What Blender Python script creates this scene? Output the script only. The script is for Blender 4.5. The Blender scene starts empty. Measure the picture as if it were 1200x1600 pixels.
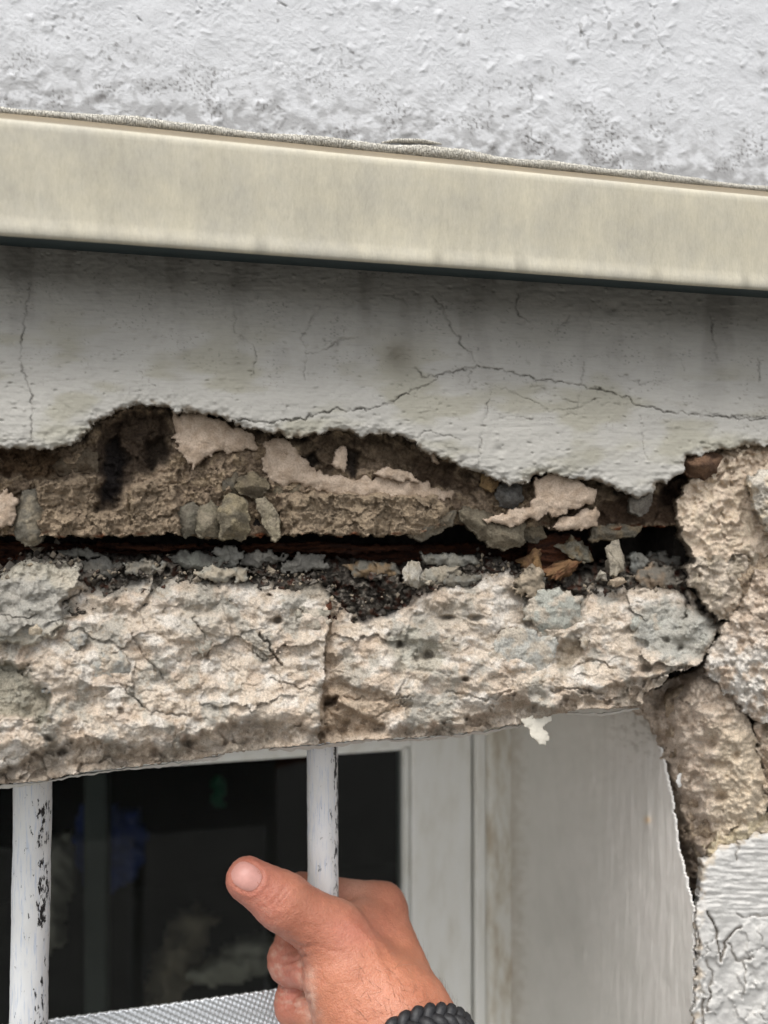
import bpy, bmesh, math, random
import numpy as np
from math import radians, sin, cos

# ------------------------------------------------------------------ camera, sky, sun, exposure
SC = bpy.context.scene
FPX, YAW, DIST, ZC = 1157.0, radians(12.0), 0.30, 1.75      # focal length in photo pixels, yaw, metres to wall
cam_data = bpy.data.cameras.new('camera')
cam = bpy.data.objects.new('camera', cam_data)
SC.collection.objects.link(cam)
SC.camera = cam
cam.location = (0, -DIST, ZC)
cam.rotation_euler = (radians(90), 0, -YAW)
cam_data.sensor_width = 36.0
cam_data.lens = FPX / 1600 * 36.0
cam_data.clip_start, cam_data.clip_end = 0.01, 500
cam_data.dof.use_dof = True
cam_data.dof.focus_distance = 0.304
cam_data.dof.aperture_fstop = 7.0

SUN_DIR = np.array([-0.22, -0.36, 0.90]); SUN_DIR = SUN_DIR / np.linalg.norm(SUN_DIR)   # towards the light
world = bpy.data.worlds.new('World'); SC.world = world
world.use_nodes = True
wn = world.node_tree.nodes; wl = world.node_tree.links
wn.clear()
w_out = wn.new('ShaderNodeOutputWorld'); w_bg = wn.new('ShaderNodeBackground')
w_sky = wn.new('ShaderNodeTexSky'); w_sky.sky_type = 'NISHITA'; w_sky.sun_disc = False
w_sky.sun_elevation = math.asin(SUN_DIR[2]); w_sky.sun_rotation = math.atan2(SUN_DIR[0], SUN_DIR[1])
w_sky.air_density = 1.0; w_sky.dust_density = 3.0
w_hs = wn.new('ShaderNodeHueSaturation'); w_hs.inputs['Saturation'].default_value = 0.15
wl.new(w_sky.outputs[0], w_hs.inputs['Color']); wl.new(w_hs.outputs[0], w_bg.inputs['Color'])
w_bg.inputs['Strength'].default_value = 0.15
wl.new(w_bg.outputs[0], w_out.inputs['Surface'])
sun_data = bpy.data.lights.new('sun', 'SUN'); sun_data.energy = 1.4; sun_data.angle = radians(38)
sun_data.color = (1.0, 0.965, 0.91)
sun = bpy.data.objects.new('sun', sun_data); SC.collection.objects.link(sun)
from mathutils import Vector
sun.rotation_euler = Vector(SUN_DIR).to_track_quat('Z', 'Y').to_euler()
sun.location = (-2, -3, 5)
SC.view_settings.view_transform = 'Standard'
SC.view_settings.look = 'None'
SC.view_settings.gamma = 1.0
SC.view_settings.use_curve_mapping = False
SC.view_settings.exposure = 0.84
SC.cycles.max_bounces = 8

# ------------------------------------------------------------------ projection of photo pixels onto real planes
cF = np.array([sin(YAW), cos(YAW), 0.0]); cR = np.array([cos(YAW), -sin(YAW), 0.0])
def ray(px, py):
    a = (np.asarray(px, float) - 600) / FPX; b = (800 - np.asarray(py, float)) / FPX
    return cF[0] + cR[0]*a, cF[1] + cR[1]*a, b
def on_y(px, py, Y):
    """point where the sight line meets the plane parallel to the wall, Y metres behind its face"""
    rx, ry, rz = ray(px, py)
    t = (DIST + Y) / ry
    return np.stack(np.broadcast_arrays(rx*t, Y + 0*t, ZC + rz*t), -1)
def on_x(px, py, X):
    rx, ry, rz = ray(px, py)
    t = X / rx
    return np.stack(np.broadcast_arrays(X + 0*t, ry*t - DIST, ZC + rz*t), -1)

# ------------------------------------------------------------------ noise (numpy)
def _hash(ix, iy, s):
    h = (ix.astype(np.int64)*374761393 + iy.astype(np.int64)*668265263 + int(s)*1274126177) & 0xFFFFFFFF
    h = ((h ^ (h >> 13)) * 1274126177) & 0xFFFFFFFF
    h = ((h ^ (h >> 16)) * 2246822519) & 0xFFFFFFFF
    return ((h ^ (h >> 15)) & 0xFFFFFF) / float(0x1000000)
def perlin(x, y, s=0):
    x0 = np.floor(x); y0 = np.floor(y); fx = x-x0; fy = y-y0
    u = fx*fx*fx*(fx*(fx*6-15)+10); v = fy*fy*fy*(fy*(fy*6-15)+10)
    def g(dx, dy):
        a = _hash(x0+dx, y0+dy, s)*2*np.pi
        return np.cos(a)*(fx-dx) + np.sin(a)*(fy-dy)
    n0 = g(0,0)*(1-u) + g(1,0)*u; n1 = g(0,1)*(1-u) + g(1,1)*u
    return (n0*(1-v) + n1*v) * 1.5
def fbm(x, y, o=4, s=0, gain=0.5):
    a = 1.0; r = 0
    for i in range(o):
        r = r + a*perlin(x, y, s+i*17); x = x*2.03+3.1; y = y*2.03+1.7; a *= gain
    return r
def ridged(x, y, o=4, s=0, gain=0.55):
    a = 1.0; r = 0
    for i in range(o):
        r = r + a*(1-2*np.abs(perlin(x, y, s+i*17))); x = x*2.03+3.1; y = y*2.03+1.7; a *= gain
    return r
def worley(x, y, s=0):
    """F1, F2, cell id random, offset to the feature point"""
    xi = np.floor(x); yi = np.floor(y)
    f1 = np.full(x.shape, 9.0); f2 = np.full(x.shape, 9.0)
    cid = np.zeros(x.shape); ox = np.zeros(x.shape); oy = np.zeros(x.shape)
    for dx in (-1, 0, 1):
        for dy in (-1, 0, 1):
            cx = xi+dx; cy = yi+dy
            ax = cx + _hash(cx, cy, s) - x; ay = cy + _hash(cx, cy, s+101) - y
            d = np.sqrt(ax*ax + ay*ay); r = _hash(cx, cy, s+202)
            near = d < f1
            f2 = np.where(near, f1, np.minimum(f2, d))
            cid = np.where(near, r, cid); ox = np.where(near, ax, ox); oy = np.where(near, ay, oy)
            f1 = np.where(near, d, f1)
    return f1, f2, cid, ox, oy
def facets(x, y, s=0):
    """broken-stone look: every cell is a randomly tilted plane"""
    f1, f2, c, ox, oy = worley(x, y, s)
    a = c*97.0 % 1*2*np.pi
    return 0.4*(c-0.5) + 0.9*(np.cos(a)*ox + np.sin(a)*oy), f2-f1
def grit(x, y, s=0):
    return -np.clip(1-worley(x, y, s)[0]/0.6, 0, 1)
def sstep(a, b, x):
    t = np.clip((x-a)/(b-a), 0, 1); return t*t*(3-2*t)
def lin(v): return v/12.92 if v <= 0.04045 else ((v+0.055)/1.055)**2.4
def C(r, g, b): return np.array([lin(r/255), lin(g/255), lin(b/255)])
def mixc(c, col, w):
    return c*(1-w[..., None]) + np.asarray(col)*w[..., None]

def sdpoly(px, py, pts, far=60.0):
    """signed pixel distance to a closed outline, negative inside"""
    p = np.asarray(pts, float)
    res = np.full(px.shape, far)
    m = (px > p[:,0].min()-far) & (px < p[:,0].max()+far) & (py > p[:,1].min()-far) & (py < p[:,1].max()+far)
    if not m.any(): return res
    x = px[m]; y = py[m]
    d = np.full(x.shape, 1e9); ins = np.zeros(x.shape, bool)
    for i in range(len(p)):
        a = p[i]; b = p[(i+1) % len(p)]
        e = b-a; L = max(e@e, 1e-9)
        t = np.clip(((x-a[0])*e[0] + (y-a[1])*e[1])/L, 0, 1)
        d = np.minimum(d, (x-a[0]-t*e[0])**2 + (y-a[1]-t*e[1])**2)
        if a[1] != b[1]:
            c = ((a[1] > y) != (b[1] > y)) & (x < (b[0]-a[0])*(y-a[1])/(b[1]-a[1]) + a[0])
            ins ^= c
    d = np.sqrt(d)
    res[m] = np.where(ins, -d, d)
    return res
def dline(px, py, pts, far=40.0):
    p = np.asarray(pts, float)
    res = np.full(px.shape, far)
    m = (px > p[:,0].min()-far) & (px < p[:,0].max()+far) & (py > p[:,1].min()-far) & (py < p[:,1].max()+far)
    if not m.any(): return res
    x = px[m]; y = py[m]; d = np.full(x.shape, far*far)
    for a, b in zip(p[:-1], p[1:]):
        e = b-a; L = max(e@e, 1e-9)
        t = np.clip(((x-a[0])*e[0] + (y-a[1])*e[1])/L, 0, 1)
        d = np.minimum(d, (x-a[0]-t*e[0])**2 + (y-a[1]-t*e[1])**2)
    res[m] = np.sqrt(d)
    return res
def curve_y(px, pts):
    p = np.asarray(pts, float); return np.interp(px, p[:,0], p[:,1])

# ------------------------------------------------------------------ object helpers
COL = SC.collection
def tag(o, label=None, cat=None, group=None, kind=None):
    if label: o['label'] = label
    if cat: o['category'] = cat
    if group: o['group'] = group
    if kind: o['kind'] = kind
    return o
def empty(name, loc, label, cat, group=None):
    o = bpy.data.objects.new(name, None); COL.objects.link(o)
    o.location = loc; o.empty_display_size = 0.02
    return tag(o, label, cat, group)
def link(name, me, mat, parent=None):
    o = bpy.data.objects.new(name, me); COL.objects.link(o)
    if mat is not None: me.materials.append(mat)
    n = len(me.vertices)
    co = np.empty(n*3, np.float32); me.vertices.foreach_get('co', co); co = co.reshape(-1, 3)
    c = (co.min(0)+co.max(0))/2
    co -= c; me.vertices.foreach_set('co', co.ravel()); me.update()
    o.location = c.tolist()
    if parent is not None:
        o.parent = parent
        off = np.array(parent.location)
        q = parent.parent
        while q is not None:
            off = off + np.array(q.location); q = q.parent
        o.location = (c-off).tolist()
    return o
def mesh_np(name, V, Q, cols=None, smooth=True):
    me = bpy.data.meshes.new(name)
    V = np.ascontiguousarray(V, np.float32); Q = np.ascontiguousarray(Q, np.int32)
    k = Q.shape[1]
    me.vertices.add(len(V)); me.vertices.foreach_set('co', V.ravel())
    me.loops.add(Q.size); me.loops.foreach_set('vertex_index', Q.ravel())
    me.polygons.add(len(Q)); me.polygons.foreach_set('loop_start', np.arange(0, Q.size, k, dtype=np.int32))
    me.update(calc_edges=True)
    me.polygons.foreach_set('use_smooth', np.full(len(Q), smooth))
    if cols is not None:
        at = me.attributes.new('albedo', 'FLOAT_COLOR', 'POINT')
        c4 = np.ones((len(V), 4), np.float32); c4[:, :3] = np.clip(cols, 0, 1)
        at.data.foreach_set('color', c4.ravel())
    me.validate()
    return me
def relief(name, PX, PY, depth, mask, cols, mat, parent=None, skirt=(0, 0.03, 0), proj=on_y, plane=0.0, smooth=True, back=0.85):
    """surface sampled on a grid of sight lines, depth in mm behind the wall face; cut by mask, edges turned back into the wall"""
    h, w = PX.shape
    P = proj(PX, PY, plane + depth/1000.0).reshape(-1, 3)
    fm = mask[:-1,:-1] & mask[1:,:-1] & mask[:-1,1:] & mask[1:,1:]
    idx = np.arange(h*w).reshape(h, w)
    Q = np.stack([idx[:-1,:-1], idx[1:,:-1], idx[1:,1:], idx[:-1,1:]], -1)[fm]
    E = []
    f = np.pad(fm, 1)
    up = f[:-1,1:-1]; dn = f[1:,1:-1]          # horizontal edges: (h, w-1)
    a = idx[:, :-1]; b = idx[:, 1:]
    s = dn & ~up; E.append(np.stack([a[s], b[s]], -1))      # face below only
    s = up & ~dn; E.append(np.stack([b[s], a[s]], -1))
    lf = f[1:-1,:-1]; rt = f[1:-1,1:]
    a = idx[:-1, :]; b = idx[1:, :]
    s = rt & ~lf; E.append(np.stack([b[s], a[s]], -1))
    s = lf & ~rt; E.append(np.stack([a[s], b[s]], -1))
    E = np.concatenate(E)
    bv = np.unique(E)
    mp = np.full(h*w, -1); mp[bv] = np.arange(len(bv))
    cc = cols.reshape(-1, 3)
    sk = np.asarray(skirt, float); L = np.linalg.norm(sk)
    B = P[bv]
    if back is not None:                                  # broken faces splay out a little as they run back
        dr = B - np.array([0, -DIST, ZC]); dr /= np.linalg.norm(dr, axis=1)[:, None]
        dr = dr*back + sk/L*(1-back); dr /= np.linalg.norm(dr, axis=1)[:, None]
        nr = 6
    else: dr = np.repeat((sk/L)[None], len(B), 0); nr = 1
    Vs = [P]; Cs = [cc]; Qs = [Q]; off = h*w
    prev = bv.copy(); prev_i = np.arange(len(bv))
    for r in range(1, nr+1):
        q = B + dr*(L*(r/nr)**1.4)
        if back is not None:
            jx = fbm(q[:,0]*420+r*3.7, q[:,2]*420+q[:,1]*300, 3, 77); jz = fbm(q[:,0]*420+9, q[:,2]*420+q[:,1]*300+r*2.1, 3, 78)
            am = min(L*0.05, 0.0011)
            q = q + np.stack([jx*am, 0*jx, jz*am], -1)
        Vs.append(q); Cs.append(cc[bv])
        cur = np.arange(len(bv)) + off
        Qs.append(np.stack([prev[mp[E[:,0]]], prev[mp[E[:,1]]], cur[mp[E[:,1]]], cur[mp[E[:,0]]]], -1))
        prev = cur; off += len(bv)
    V = np.concatenate(Vs); cc = np.concatenate(Cs); Q = np.concatenate(Qs)
    used = np.unique(Q); re = np.full(len(V), -1); re[used] = np.arange(len(used))
    me = mesh_np(name, V[used], re[Q], cc[used], smooth)
    return link(name, me, mat, parent)
def axis(a, b, step, lo=None, hi=None, n=26):
    """fine inside the frame, coarsening outside it"""
    parts = []; med = 340
    if lo is not None:
        parts.append(a-med - (a-med-lo)*np.linspace(1, 0, n, endpoint=False)**1.8)
        parts.append(np.arange(a-med, a-3, 5.0))
    parts.append(np.arange(a, b, step))
    if hi is not None:
        parts.append(np.arange(b+3, b+med, 5.0)); parts.append(b+med + (hi-b-med)*np.linspace(0, 1, n)**1.8)
    return np.concatenate(parts)
def grid(xs, ys): return np.meshgrid(xs, ys)
class MB:
    def __init__(s): s.v = []; s.f = []
    def box(s, x0, x1, y0, y1, z0, z1):
        n = len(s.v)
        s.v += [(x,y,z) for x in (x0,x1) for y in (y0,y1) for z in (z0,z1)]
        s.f += [tuple(n+i for i in q) for q in ((0,1,3,2),(4,6,7,5),(0,4,5,1),(2,3,7,6),(0,2,6,4),(1,5,7,3))]
        return s
    def build(s, name, mat, parent=None, bevel=0, seg=2):
        me = bpy.data.meshes.new(name); me.from_pydata(s.v, [], s.f)
        if bevel:
            bm = bmesh.new(); bm.from_mesh(me)
            bmesh.ops.bevel(bm, geom=bm.edges[:], offset=bevel, segments=seg, profile=0.5, affect='EDGES')
            bm.to_mesh(me); bm.free()
        return link(name, me, mat, parent)
def tube(name, pts, rad, mat, parent=None, sides=12, cols=None, closed=False):
    """pts (n,3), rad (n,) or (n,sides)"""
    P = np.asarray(pts, float); n = len(P)
    T = np.roll(P, -1, 0) - np.roll(P, 1, 0)
    if not closed: T[0] = P[1]-P[0]; T[-1] = P[-1]-P[-2]
    T /= np.linalg.norm(T, axis=1)[:, None]
    up = np.array([0.13, 0.21, 0.97]) if abs(T[0][2]) < 0.8 else np.array([0.2, 0.97, 0.1])
    U = np.cross(T, up); U /= np.linalg.norm(U, axis=1)[:, None]
    W = np.cross(U, T)
    a = np.linspace(0, 2*np.pi, sides, endpoint=False)
    R = np.asarray(rad, float)
    if R.ndim == 1: R = np.repeat(R[:, None], sides, 1)
    V = P[:, None] + R[..., None]*(np.cos(a)[None, :, None]*U[:, None] + np.sin(a)[None, :, None]*W[:, None])
    V = V.reshape(-1, 3)
    i = np.arange(n if closed else n-1)[:, None]*sides; j = np.arange(sides)[None, :]; j2 = (j+1) % sides
    k = ((i//sides+1) % n)*sides
    Q = np.stack([(i+j), (i+j2), (k+j2), (k+j)], -1).reshape(-1, 4)
    me = mesh_np(name, V, Q, cols)
    o = link(name, me, mat, parent)
    if not closed:
        bm = bmesh.new(); bm.from_mesh(me)
        bmesh.ops.holes_fill(bm, edges=[e for e in bm.edges if e.is_boundary], sides=0)
        bmesh.ops.recalc_face_normals(bm, faces=bm.faces[:])
        bm.to_mesh(me); bm.free()
    return o

# ------------------------------------------------------------------ materials
class NT:
    def __init__(s, name):
        s.m = bpy.data.materials.new(name); s.m.use_nodes = True
        s.t = s.m.node_tree; s.n = s.t.nodes; s.l = s.t.links
        s.b = s.n['Principled BSDF']; s.out = s.n['Material Output']
        g = s.n.new('ShaderNodeNewGeometry'); s.pos = g.outputs['Position']
    def put(s, node, key, v):
        i = node.inputs[key]
        if hasattr(v, 'links') or isinstance(v, bpy.types.NodeSocket): s.l.new(v, i)
        else: i.default_value = v
    def noise(s, scale, detail=4, rough=0.55, vec=None, stretch=None, dist=0):
        v = vec or s.pos
        if stretch:
            m = s.n.new('ShaderNodeMapping'); s.l.new(v, m.inputs[0]); m.inputs['Scale'].default_value = stretch; v = m.outputs[0]
        t = s.n.new('ShaderNodeTexNoise'); s.l.new(v, t.inputs['Vector'])
        t.inputs['Scale'].default_value = scale; t.inputs['Detail'].default_value = detail
        t.inputs['Roughness'].default_value = rough; t.inputs['Distortion'].default_value = dist
        return t.outputs['Fac']
    def voro(s, scale, feat='F1', vec=None, stretch=None):
        v = vec or s.pos
        if stretch:
            m = s.n.new('ShaderNodeMapping'); s.l.new(v, m.inputs[0]); m.inputs['Scale'].default_value = stretch; v = m.outputs[0]
        t = s.n.new('ShaderNodeTexVoronoi'); t.feature = feat; s.l.new(v, t.inputs['Vector'])
        t.inputs['Scale'].default_value = scale
        return t.outputs['Distance']
    def ramp(s, fac, stops):
        r = s.n.new('ShaderNodeValToRGB'); s.l.new(fac, r.inputs[0]); e = r.color_ramp.elements
        while len(e) > 1: e.remove(e[-1])
        for k, (p, c) in enumerate(stops):
            el = e[0] if k == 0 else e.new(p)
            el.position = p
            c = (c, c, c) if not hasattr(c, '__len__') else c
            el.color = (c[0], c[1], c[2], 1)
        return r.outputs[0]
    def mix(s, a, b, fac, mode='MIX'):
        m = s.n.new('ShaderNodeMix'); m.data_type = 'RGBA'; m.blend_type = mode
        for k, v in (('Factor', fac), ('A', a), ('B', b)):
            i = [q for q in m.inputs if q.name == k and q.type == ('VALUE' if k == 'Factor' else 'RGBA')][0]
            if isinstance(v, bpy.types.NodeSocket): s.l.new(v, i)
            elif k == 'Factor': i.default_value = v
            else: i.default_value = (*v[:3], 1)
        return [q for q in m.outputs if q.type == 'RGBA'][0]
    def math(s, op, a, b=0.5):
        m = s.n.new('ShaderNodeMath'); m.operation = op
        for i, v in ((0, a), (1, b)):
            if isinstance(v, bpy.types.NodeSocket): s.l.new(v, m.inputs[i])
            else: m.inputs[i].default_value = v
        return m.outputs[0]
    def attr(s, name='albedo'):
        a = s.n.new('ShaderNodeAttribute'); a.attribute_name = name; return a.outputs['Color']
    def bump(s, h, dist, strength=1.0, prev=None):
        b = s.n.new('ShaderNodeBump'); s.l.new(h, b.inputs['Height'])
        b.inputs['Distance'].default_value = dist; b.inputs['Strength'].default_value = strength
        if prev: s.l.new(prev, b.inputs['Normal'])
        return b.outputs[0]
    def done(s, color, rough=0.8, normal=None, spec=0.35, **kw):
        s.put(s.b, 'Base Color', color if isinstance(color, bpy.types.NodeSocket) else (*color[:3], 1))
        s.put(s.b, 'Roughness', rough); s.put(s.b, 'Specular IOR Level', spec)
        if normal: s.l.new(normal, s.b.inputs['Normal'])
        for k, v in kw.items(): s.put(s.b, k, v)
        return s.m

def stone_mat(name, var=0.3, speck=0.35, bump=0.0005, rough=0.9, grain=2600, spec=0.25):
    m = NT(name)
    a = m.attr()
    n1 = m.noise(120, 5); n2 = m.noise(grain*0.45, 3, 0.65); n3 = m.noise(grain*1.6, 2, 0.6)
    c = m.mix(a, m.ramp(n1, [(0.25, 1-var), (0.75, 1+var*0.6)]), 1.0, 'MULTIPLY')
    c = m.mix(c, m.ramp(n2, [(0.3, 1-speck), (0.55, 1.0), (0.75, 1+speck*0.45)]), 1.0, 'MULTIPLY')
    pit = m.ramp(n3, [(0.30, 0.45), (0.42, 1.0)])
    c = m.mix(c, pit, speck, 'MULTIPLY')
    b1 = m.bump(n2, bump, 0.9); b2 = m.bump(n3, bump*0.5, 0.8, b1)
    return m.done(c, rough, b2, spec)
M = {}
M['concrete'] = stone_mat('crumbling_concrete', 0.10, 0.34, 0.0009)
M['mortar'] = stone_mat('old_mortar', 0.22, 0.42, 0.0009, grain=2200)
M['stone'] = stone_mat('grey_stone', 0.22, 0.22, 0.0003, 0.8)
M['render'] = stone_mat('pinkish_render', 0.10, 0.28, 0.0005, 0.92, 2800)
def stucco_mat():
    m = NT('white_stucco_paint')
    a = m.attr()
    n = m.noise(900, 4, 0.6); n2 = m.noise(3200, 2); n3 = m.noise(60, 4)
    c = m.mix(a, m.ramp(n3, [(0.3, 0.93), (0.7, 1.04)]), 1.0, 'MULTIPLY')
    c = m.mix(c, m.ramp(n2, [(0.28, 0.72), (0.42, 1.0)]), 0.5, 'MULTIPLY')
    return m.done(c, 0.92, m.bump(n2, 0.0002, 0.6, m.bump(n, 0.0004, 0.5)), 0.15)
M['stucco'] = stucco_mat()
def plaster_mat():
    m = NT('brushed_plaster_paint')
    a = m.attr()
    n = m.noise(500, 5, 0.65, stretch=(0.22, 1, 2.2)); n2 = m.noise(2600, 3); n3 = m.noise(45, 5, 0.6, stretch=(0.6, 1, 1.3))
    c = m.mix(a, m.ramp(n3, [(0.3, 0.90), (0.7, 1.06)]), 1.0, 'MULTIPLY')
    c = m.mix(c, m.ramp(n, [(0.28, 0.80), (0.5, 1.0)]), 0.55, 'MULTIPLY')
    c = m.mix(c, m.ramp(n2, [(0.24, 0.6), (0.36, 1.0)]), 0.35, 'MULTIPLY')
    return m.done(c, 0.7, m.bump(n2, 0.00012, 0.6, m.bump(n, 0.00022, 0.45)), 0.3)
M['plaster'] = plaster_mat()
def strip_mat():
    m = NT('beige_coated_metal')
    n = m.noise(160, 4, 0.6, stretch=(2.2, 1, 0.5)); n2 = m.noise(55, 6, 0.65); n3 = m.noise(800, 4, 0.7, stretch=(1.6, 1, 0.5))
    a = m.attr()
    c = m.mix(a, m.ramp(n2, [(0.3, (0.86,0.87,0.90)), (0.7, (1.06,1.05,1.01))]), 1.0, 'MULTIPLY')
    c = m.mix(c, m.ramp(n, [(0.32, 0.90), (0.66, 1.05)]), 0.7, 'MULTIPLY')
    c = m.mix(c, m.ramp(n3, [(0.3, 0.86), (0.6, 1.03)]), 0.6, 'MULTIPLY')
    return m.done(c, 0.68, m.bump(n3, 0.0003, 0.5), 0.25)
M['strip'] = strip_mat()
def plain(name, col, rough=0.6, var=0.1, scale=200, bump=0.0, spec=0.4, stretch=None, **kw):
    m = NT(name); n = m.noise(scale, 4, 0.6, stretch=stretch)
    c = m.mix(col, m.ramp(n, [(0.3, 1-var), (0.7, 1+var)]), 1.0, 'MULTIPLY')
    return m.done(c, rough, m.bump(n, bump, 0.6) if bump else None, spec, **kw)
M['teal'] = plain('dark_teal_rubber', C(52, 66, 70), 0.6)
M['core'] = plain('cavity_core', (0.05, 0.042, 0.036), 0.95, 0.4, 300, 0.001)
def rust_mat():
    m = NT('flaking_rust')
    n = m.noise(260, 6, 0.65, stretch=(0.35, 1, 1.6)); n2 = m.noise(1500, 3)
    c = m.ramp(n, [(0.28, C(30,20,17)), (0.45, C(58,34,24)), (0.6, C(92,54,34)), (0.72, C(42,28,25))])
    c = m.mix(c, m.ramp(n2, [(0.3, 0.5), (0.6, 1.1)]), 0.8, 'MULTIPLY')
    return m.done(c, 0.85, m.bump(n2, 0.0005, 0.8), 0.3)
M['rust'] = rust_mat()
def reveal_mat():
    m = NT('gloss_painted_reveal')
    n = m.noise(420, 4, 0.6, stretch=(1, 3.0, 0.12)); n2 = m.noise(40, 5, 0.6); n3 = m.noise(1400, 2)
    a = m.attr()
    c = m.mix(a, m.ramp(n2, [(0.3, (0.93,0.93,0.92)), (0.7, (1.03,1.02,1.02))]), 1.0, 'MULTIPLY')
    c = m.mix(c, m.ramp(n3, [(0.22, 0.8), (0.34, 1.0)]), 0.3, 'MULTIPLY')
    return m.done(c, 0.55, m.bump(n, 0.0004, 0.45, m.bump(n3, 0.0001, .4)), 0.35)
M['reveal'] = reveal_mat()
def frame_mat():
    m = NT('white_window_paint')
    n = m.noise(60, 5, 0.6, stretch=(1.5, 1, 0.4)); n2 = m.noise(900, 3)
    c = m.ramp(n, [(0.25, C(210,207,198)), (0.5, C(226,225,220)), (0.8, C(232,232,230))])
    c = m.mix(c, m.ramp(n2, [(0.25, 0.8), (0.4, 1.0)]), 0.3, 'MULTIPLY')
    return m.done(c, 0.45, m.bump(n2, 0.00015, 0.4), 0.4)
M['frame'] = frame_mat()
def stain_mat():
    m = NT('stained_window_bead')
    n = m.noise(70, 5, 0.65, stretch=(2.0, 1, 0.5)); n2 = m.noise(900, 3)
    c = m.ramp(n, [(0.34, C(176,164,146)), (0.48, C(202,197,185)), (0.6, C(214,212,205))])
    c = m.mix(c, m.ramp(n2, [(0.25, 0.7), (0.4, 1.0)]), 0.4, 'MULTIPLY')
    return m.done(c, 0.6, m.bump(n2, 0.0003, 0.5), 0.35)
M['stain'] = stain_mat()
def glass_mat():
    m = NT('window_glass')
    tr = m.n.new('ShaderNodeBsdfTransparent'); tr.inputs[0].default_value = (0.80, 0.83, 0.82, 1)
    gl = m.n.new('ShaderNodeBsdfGlossy'); gl.inputs['Roughness'].default_value = 0.03
    fr = m.n.new('ShaderNodeFresnel'); fr.inputs['IOR'].default_value = 1.38
    mx = m.n.new('ShaderNodeMixShader')
    m.l.new(fr.outputs[0], mx.inputs[0]); m.l.new(tr.outputs[0], mx.inputs[1]); m.l.new(gl.outputs[0], mx.inputs[2])
    m.l.new(mx.outputs[0], m.out.inputs['Surface'])
    return m.m
M['glass'] = glass_mat()
def bar_mat():
    m = NT('chipped_white_bar_paint')
    n = m.noise(330, 5, 0.7, stretch=(1.6, 1.6, 0.55)); n2 = m.noise(60, 4, stretch=(1, 1, 0.5)); n4 = m.noise(520, 4, 0.7, stretch=(2.5, 2.5, 0.16))
    a = m.attr()
    chip = m.math('ADD', n, m.math('MULTIPLY', a, 0.55))
    mask = m.ramp(chip, [(0.685, 0.0), (0.705, 1.0)])
    white = m.ramp(n2, [(0.3, C(208,207,203)), (0.7, C(224,225,226))])
    scuff = m.mix(white, C(176,186,204), m.ramp(n4, [(0.52, 0.0), (0.66, 0.75)]))
    c = m.mix(scuff, C(30,29,30), mask)
    h = m.math('SUBTRACT', n2, m.math('MULTIPLY', mask, 0.6))
    return m.done(c, 0.5, m.bump(h, 0.0006, 0.8), 0.4)
M['bar'] = bar_mat()
M['mesh'] = plain('silver_mesh', C(206, 208, 210), 0.35, 0.05, 400, Metallic=0.75)
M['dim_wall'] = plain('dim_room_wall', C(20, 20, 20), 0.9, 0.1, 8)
M['silhouette'] = plain('upright_silhouette', C(70, 72, 68), 0.6, 0.1, 40)
M['reflection_pale'] = plain('pale_reflection', C(150, 142, 130), 0.9, 0.2, 30)
M['reflection_brown'] = plain('brown_reflection', C(122, 108, 94), 0.9, 0.2, 30)
M['reflection_blue'] = plain('navy_reflection', C(44, 60, 120), 0.9, 0.2, 30)
M['reflection_green'] = plain('green_reflection', C(36, 100, 72), 0.9, 0.2, 30)
M['ground'] = plain('concrete_paving', (0.11, 0.108, 0.10), 0.9, 0.2, 6)
M['leather'] = plain('black_leather', (0.014, 0.014, 0.016), 0.55, 0.35, 900, 0.0003, 0.5)
M['bead'] = None
def bead_mat():
    m = NT('aged_sealant')
    v = m.voro(900, 'DISTANCE_TO_EDGE', stretch=(1.5, 0.6, 0.6)); n = m.noise(300, 4)
    c = m.ramp(n, [(0.3, C(186,181,168)), (0.7, C(208,204,194))])
    c = m.mix(c, m.ramp(v, [(0.0, 0.55), (0.10, 1.0)]), 0.7, 'MULTIPLY')
    return m.done(c, 0.7, m.bump(m.ramp(v, [(0.0, 0.0), (0.12, 1.0)]), 0.0006, 0.9), 0.3)
M['bead'] = bead_mat()
def skin_mat():
    m = NT('tanned_skin')
    a = m.attr()
    n = m.noise(90, 4, 0.6); n2 = m.noise(700, 3, 0.6); v = m.voro(1300, 'F1')
    c = m.mix(a, m.ramp(n, [(0.3, (0.90,0.84,0.82)), (0.7, (1.06,1.05,1.04))]), 1.0, 'MULTIPLY')
    c = m.mix(c, m.ramp(n2, [(0.3, (0.88,0.80,0.78)), (0.6, (1.03,1.03,1.03))]), 0.7, 'MULTIPLY')
    nrm = m.bump(v, 0.00024, 0.6, m.bump(n2, 0.0004, 0.5))
    return m.done(c, 0.47, nrm, 0.4, **{'Subsurface Weight': 0.25, 'Subsurface Radius': (0.004, 0.0016, 0.0008), 'Subsurface Scale': 0.6})
M['skin'] = skin_mat()
M['nail'] = plain('thumb_nail', C(188, 138, 128), 0.42, 0.06, 600, 0.0001, 0.4)
M['hair'] = plain('arm_hair', C(96, 70, 52), 0.5, 0.1, 100)

# ------------------------------------------------------------------ ground and far setting
g = MB(); g.v = [(-60,-80,0),(60,-80,0),(60,0.2,0),(-60,0.2,0)]; g.f = [(0,1,2,3)]
tag(g.build('ground', M['ground']), kind='structure')

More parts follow.
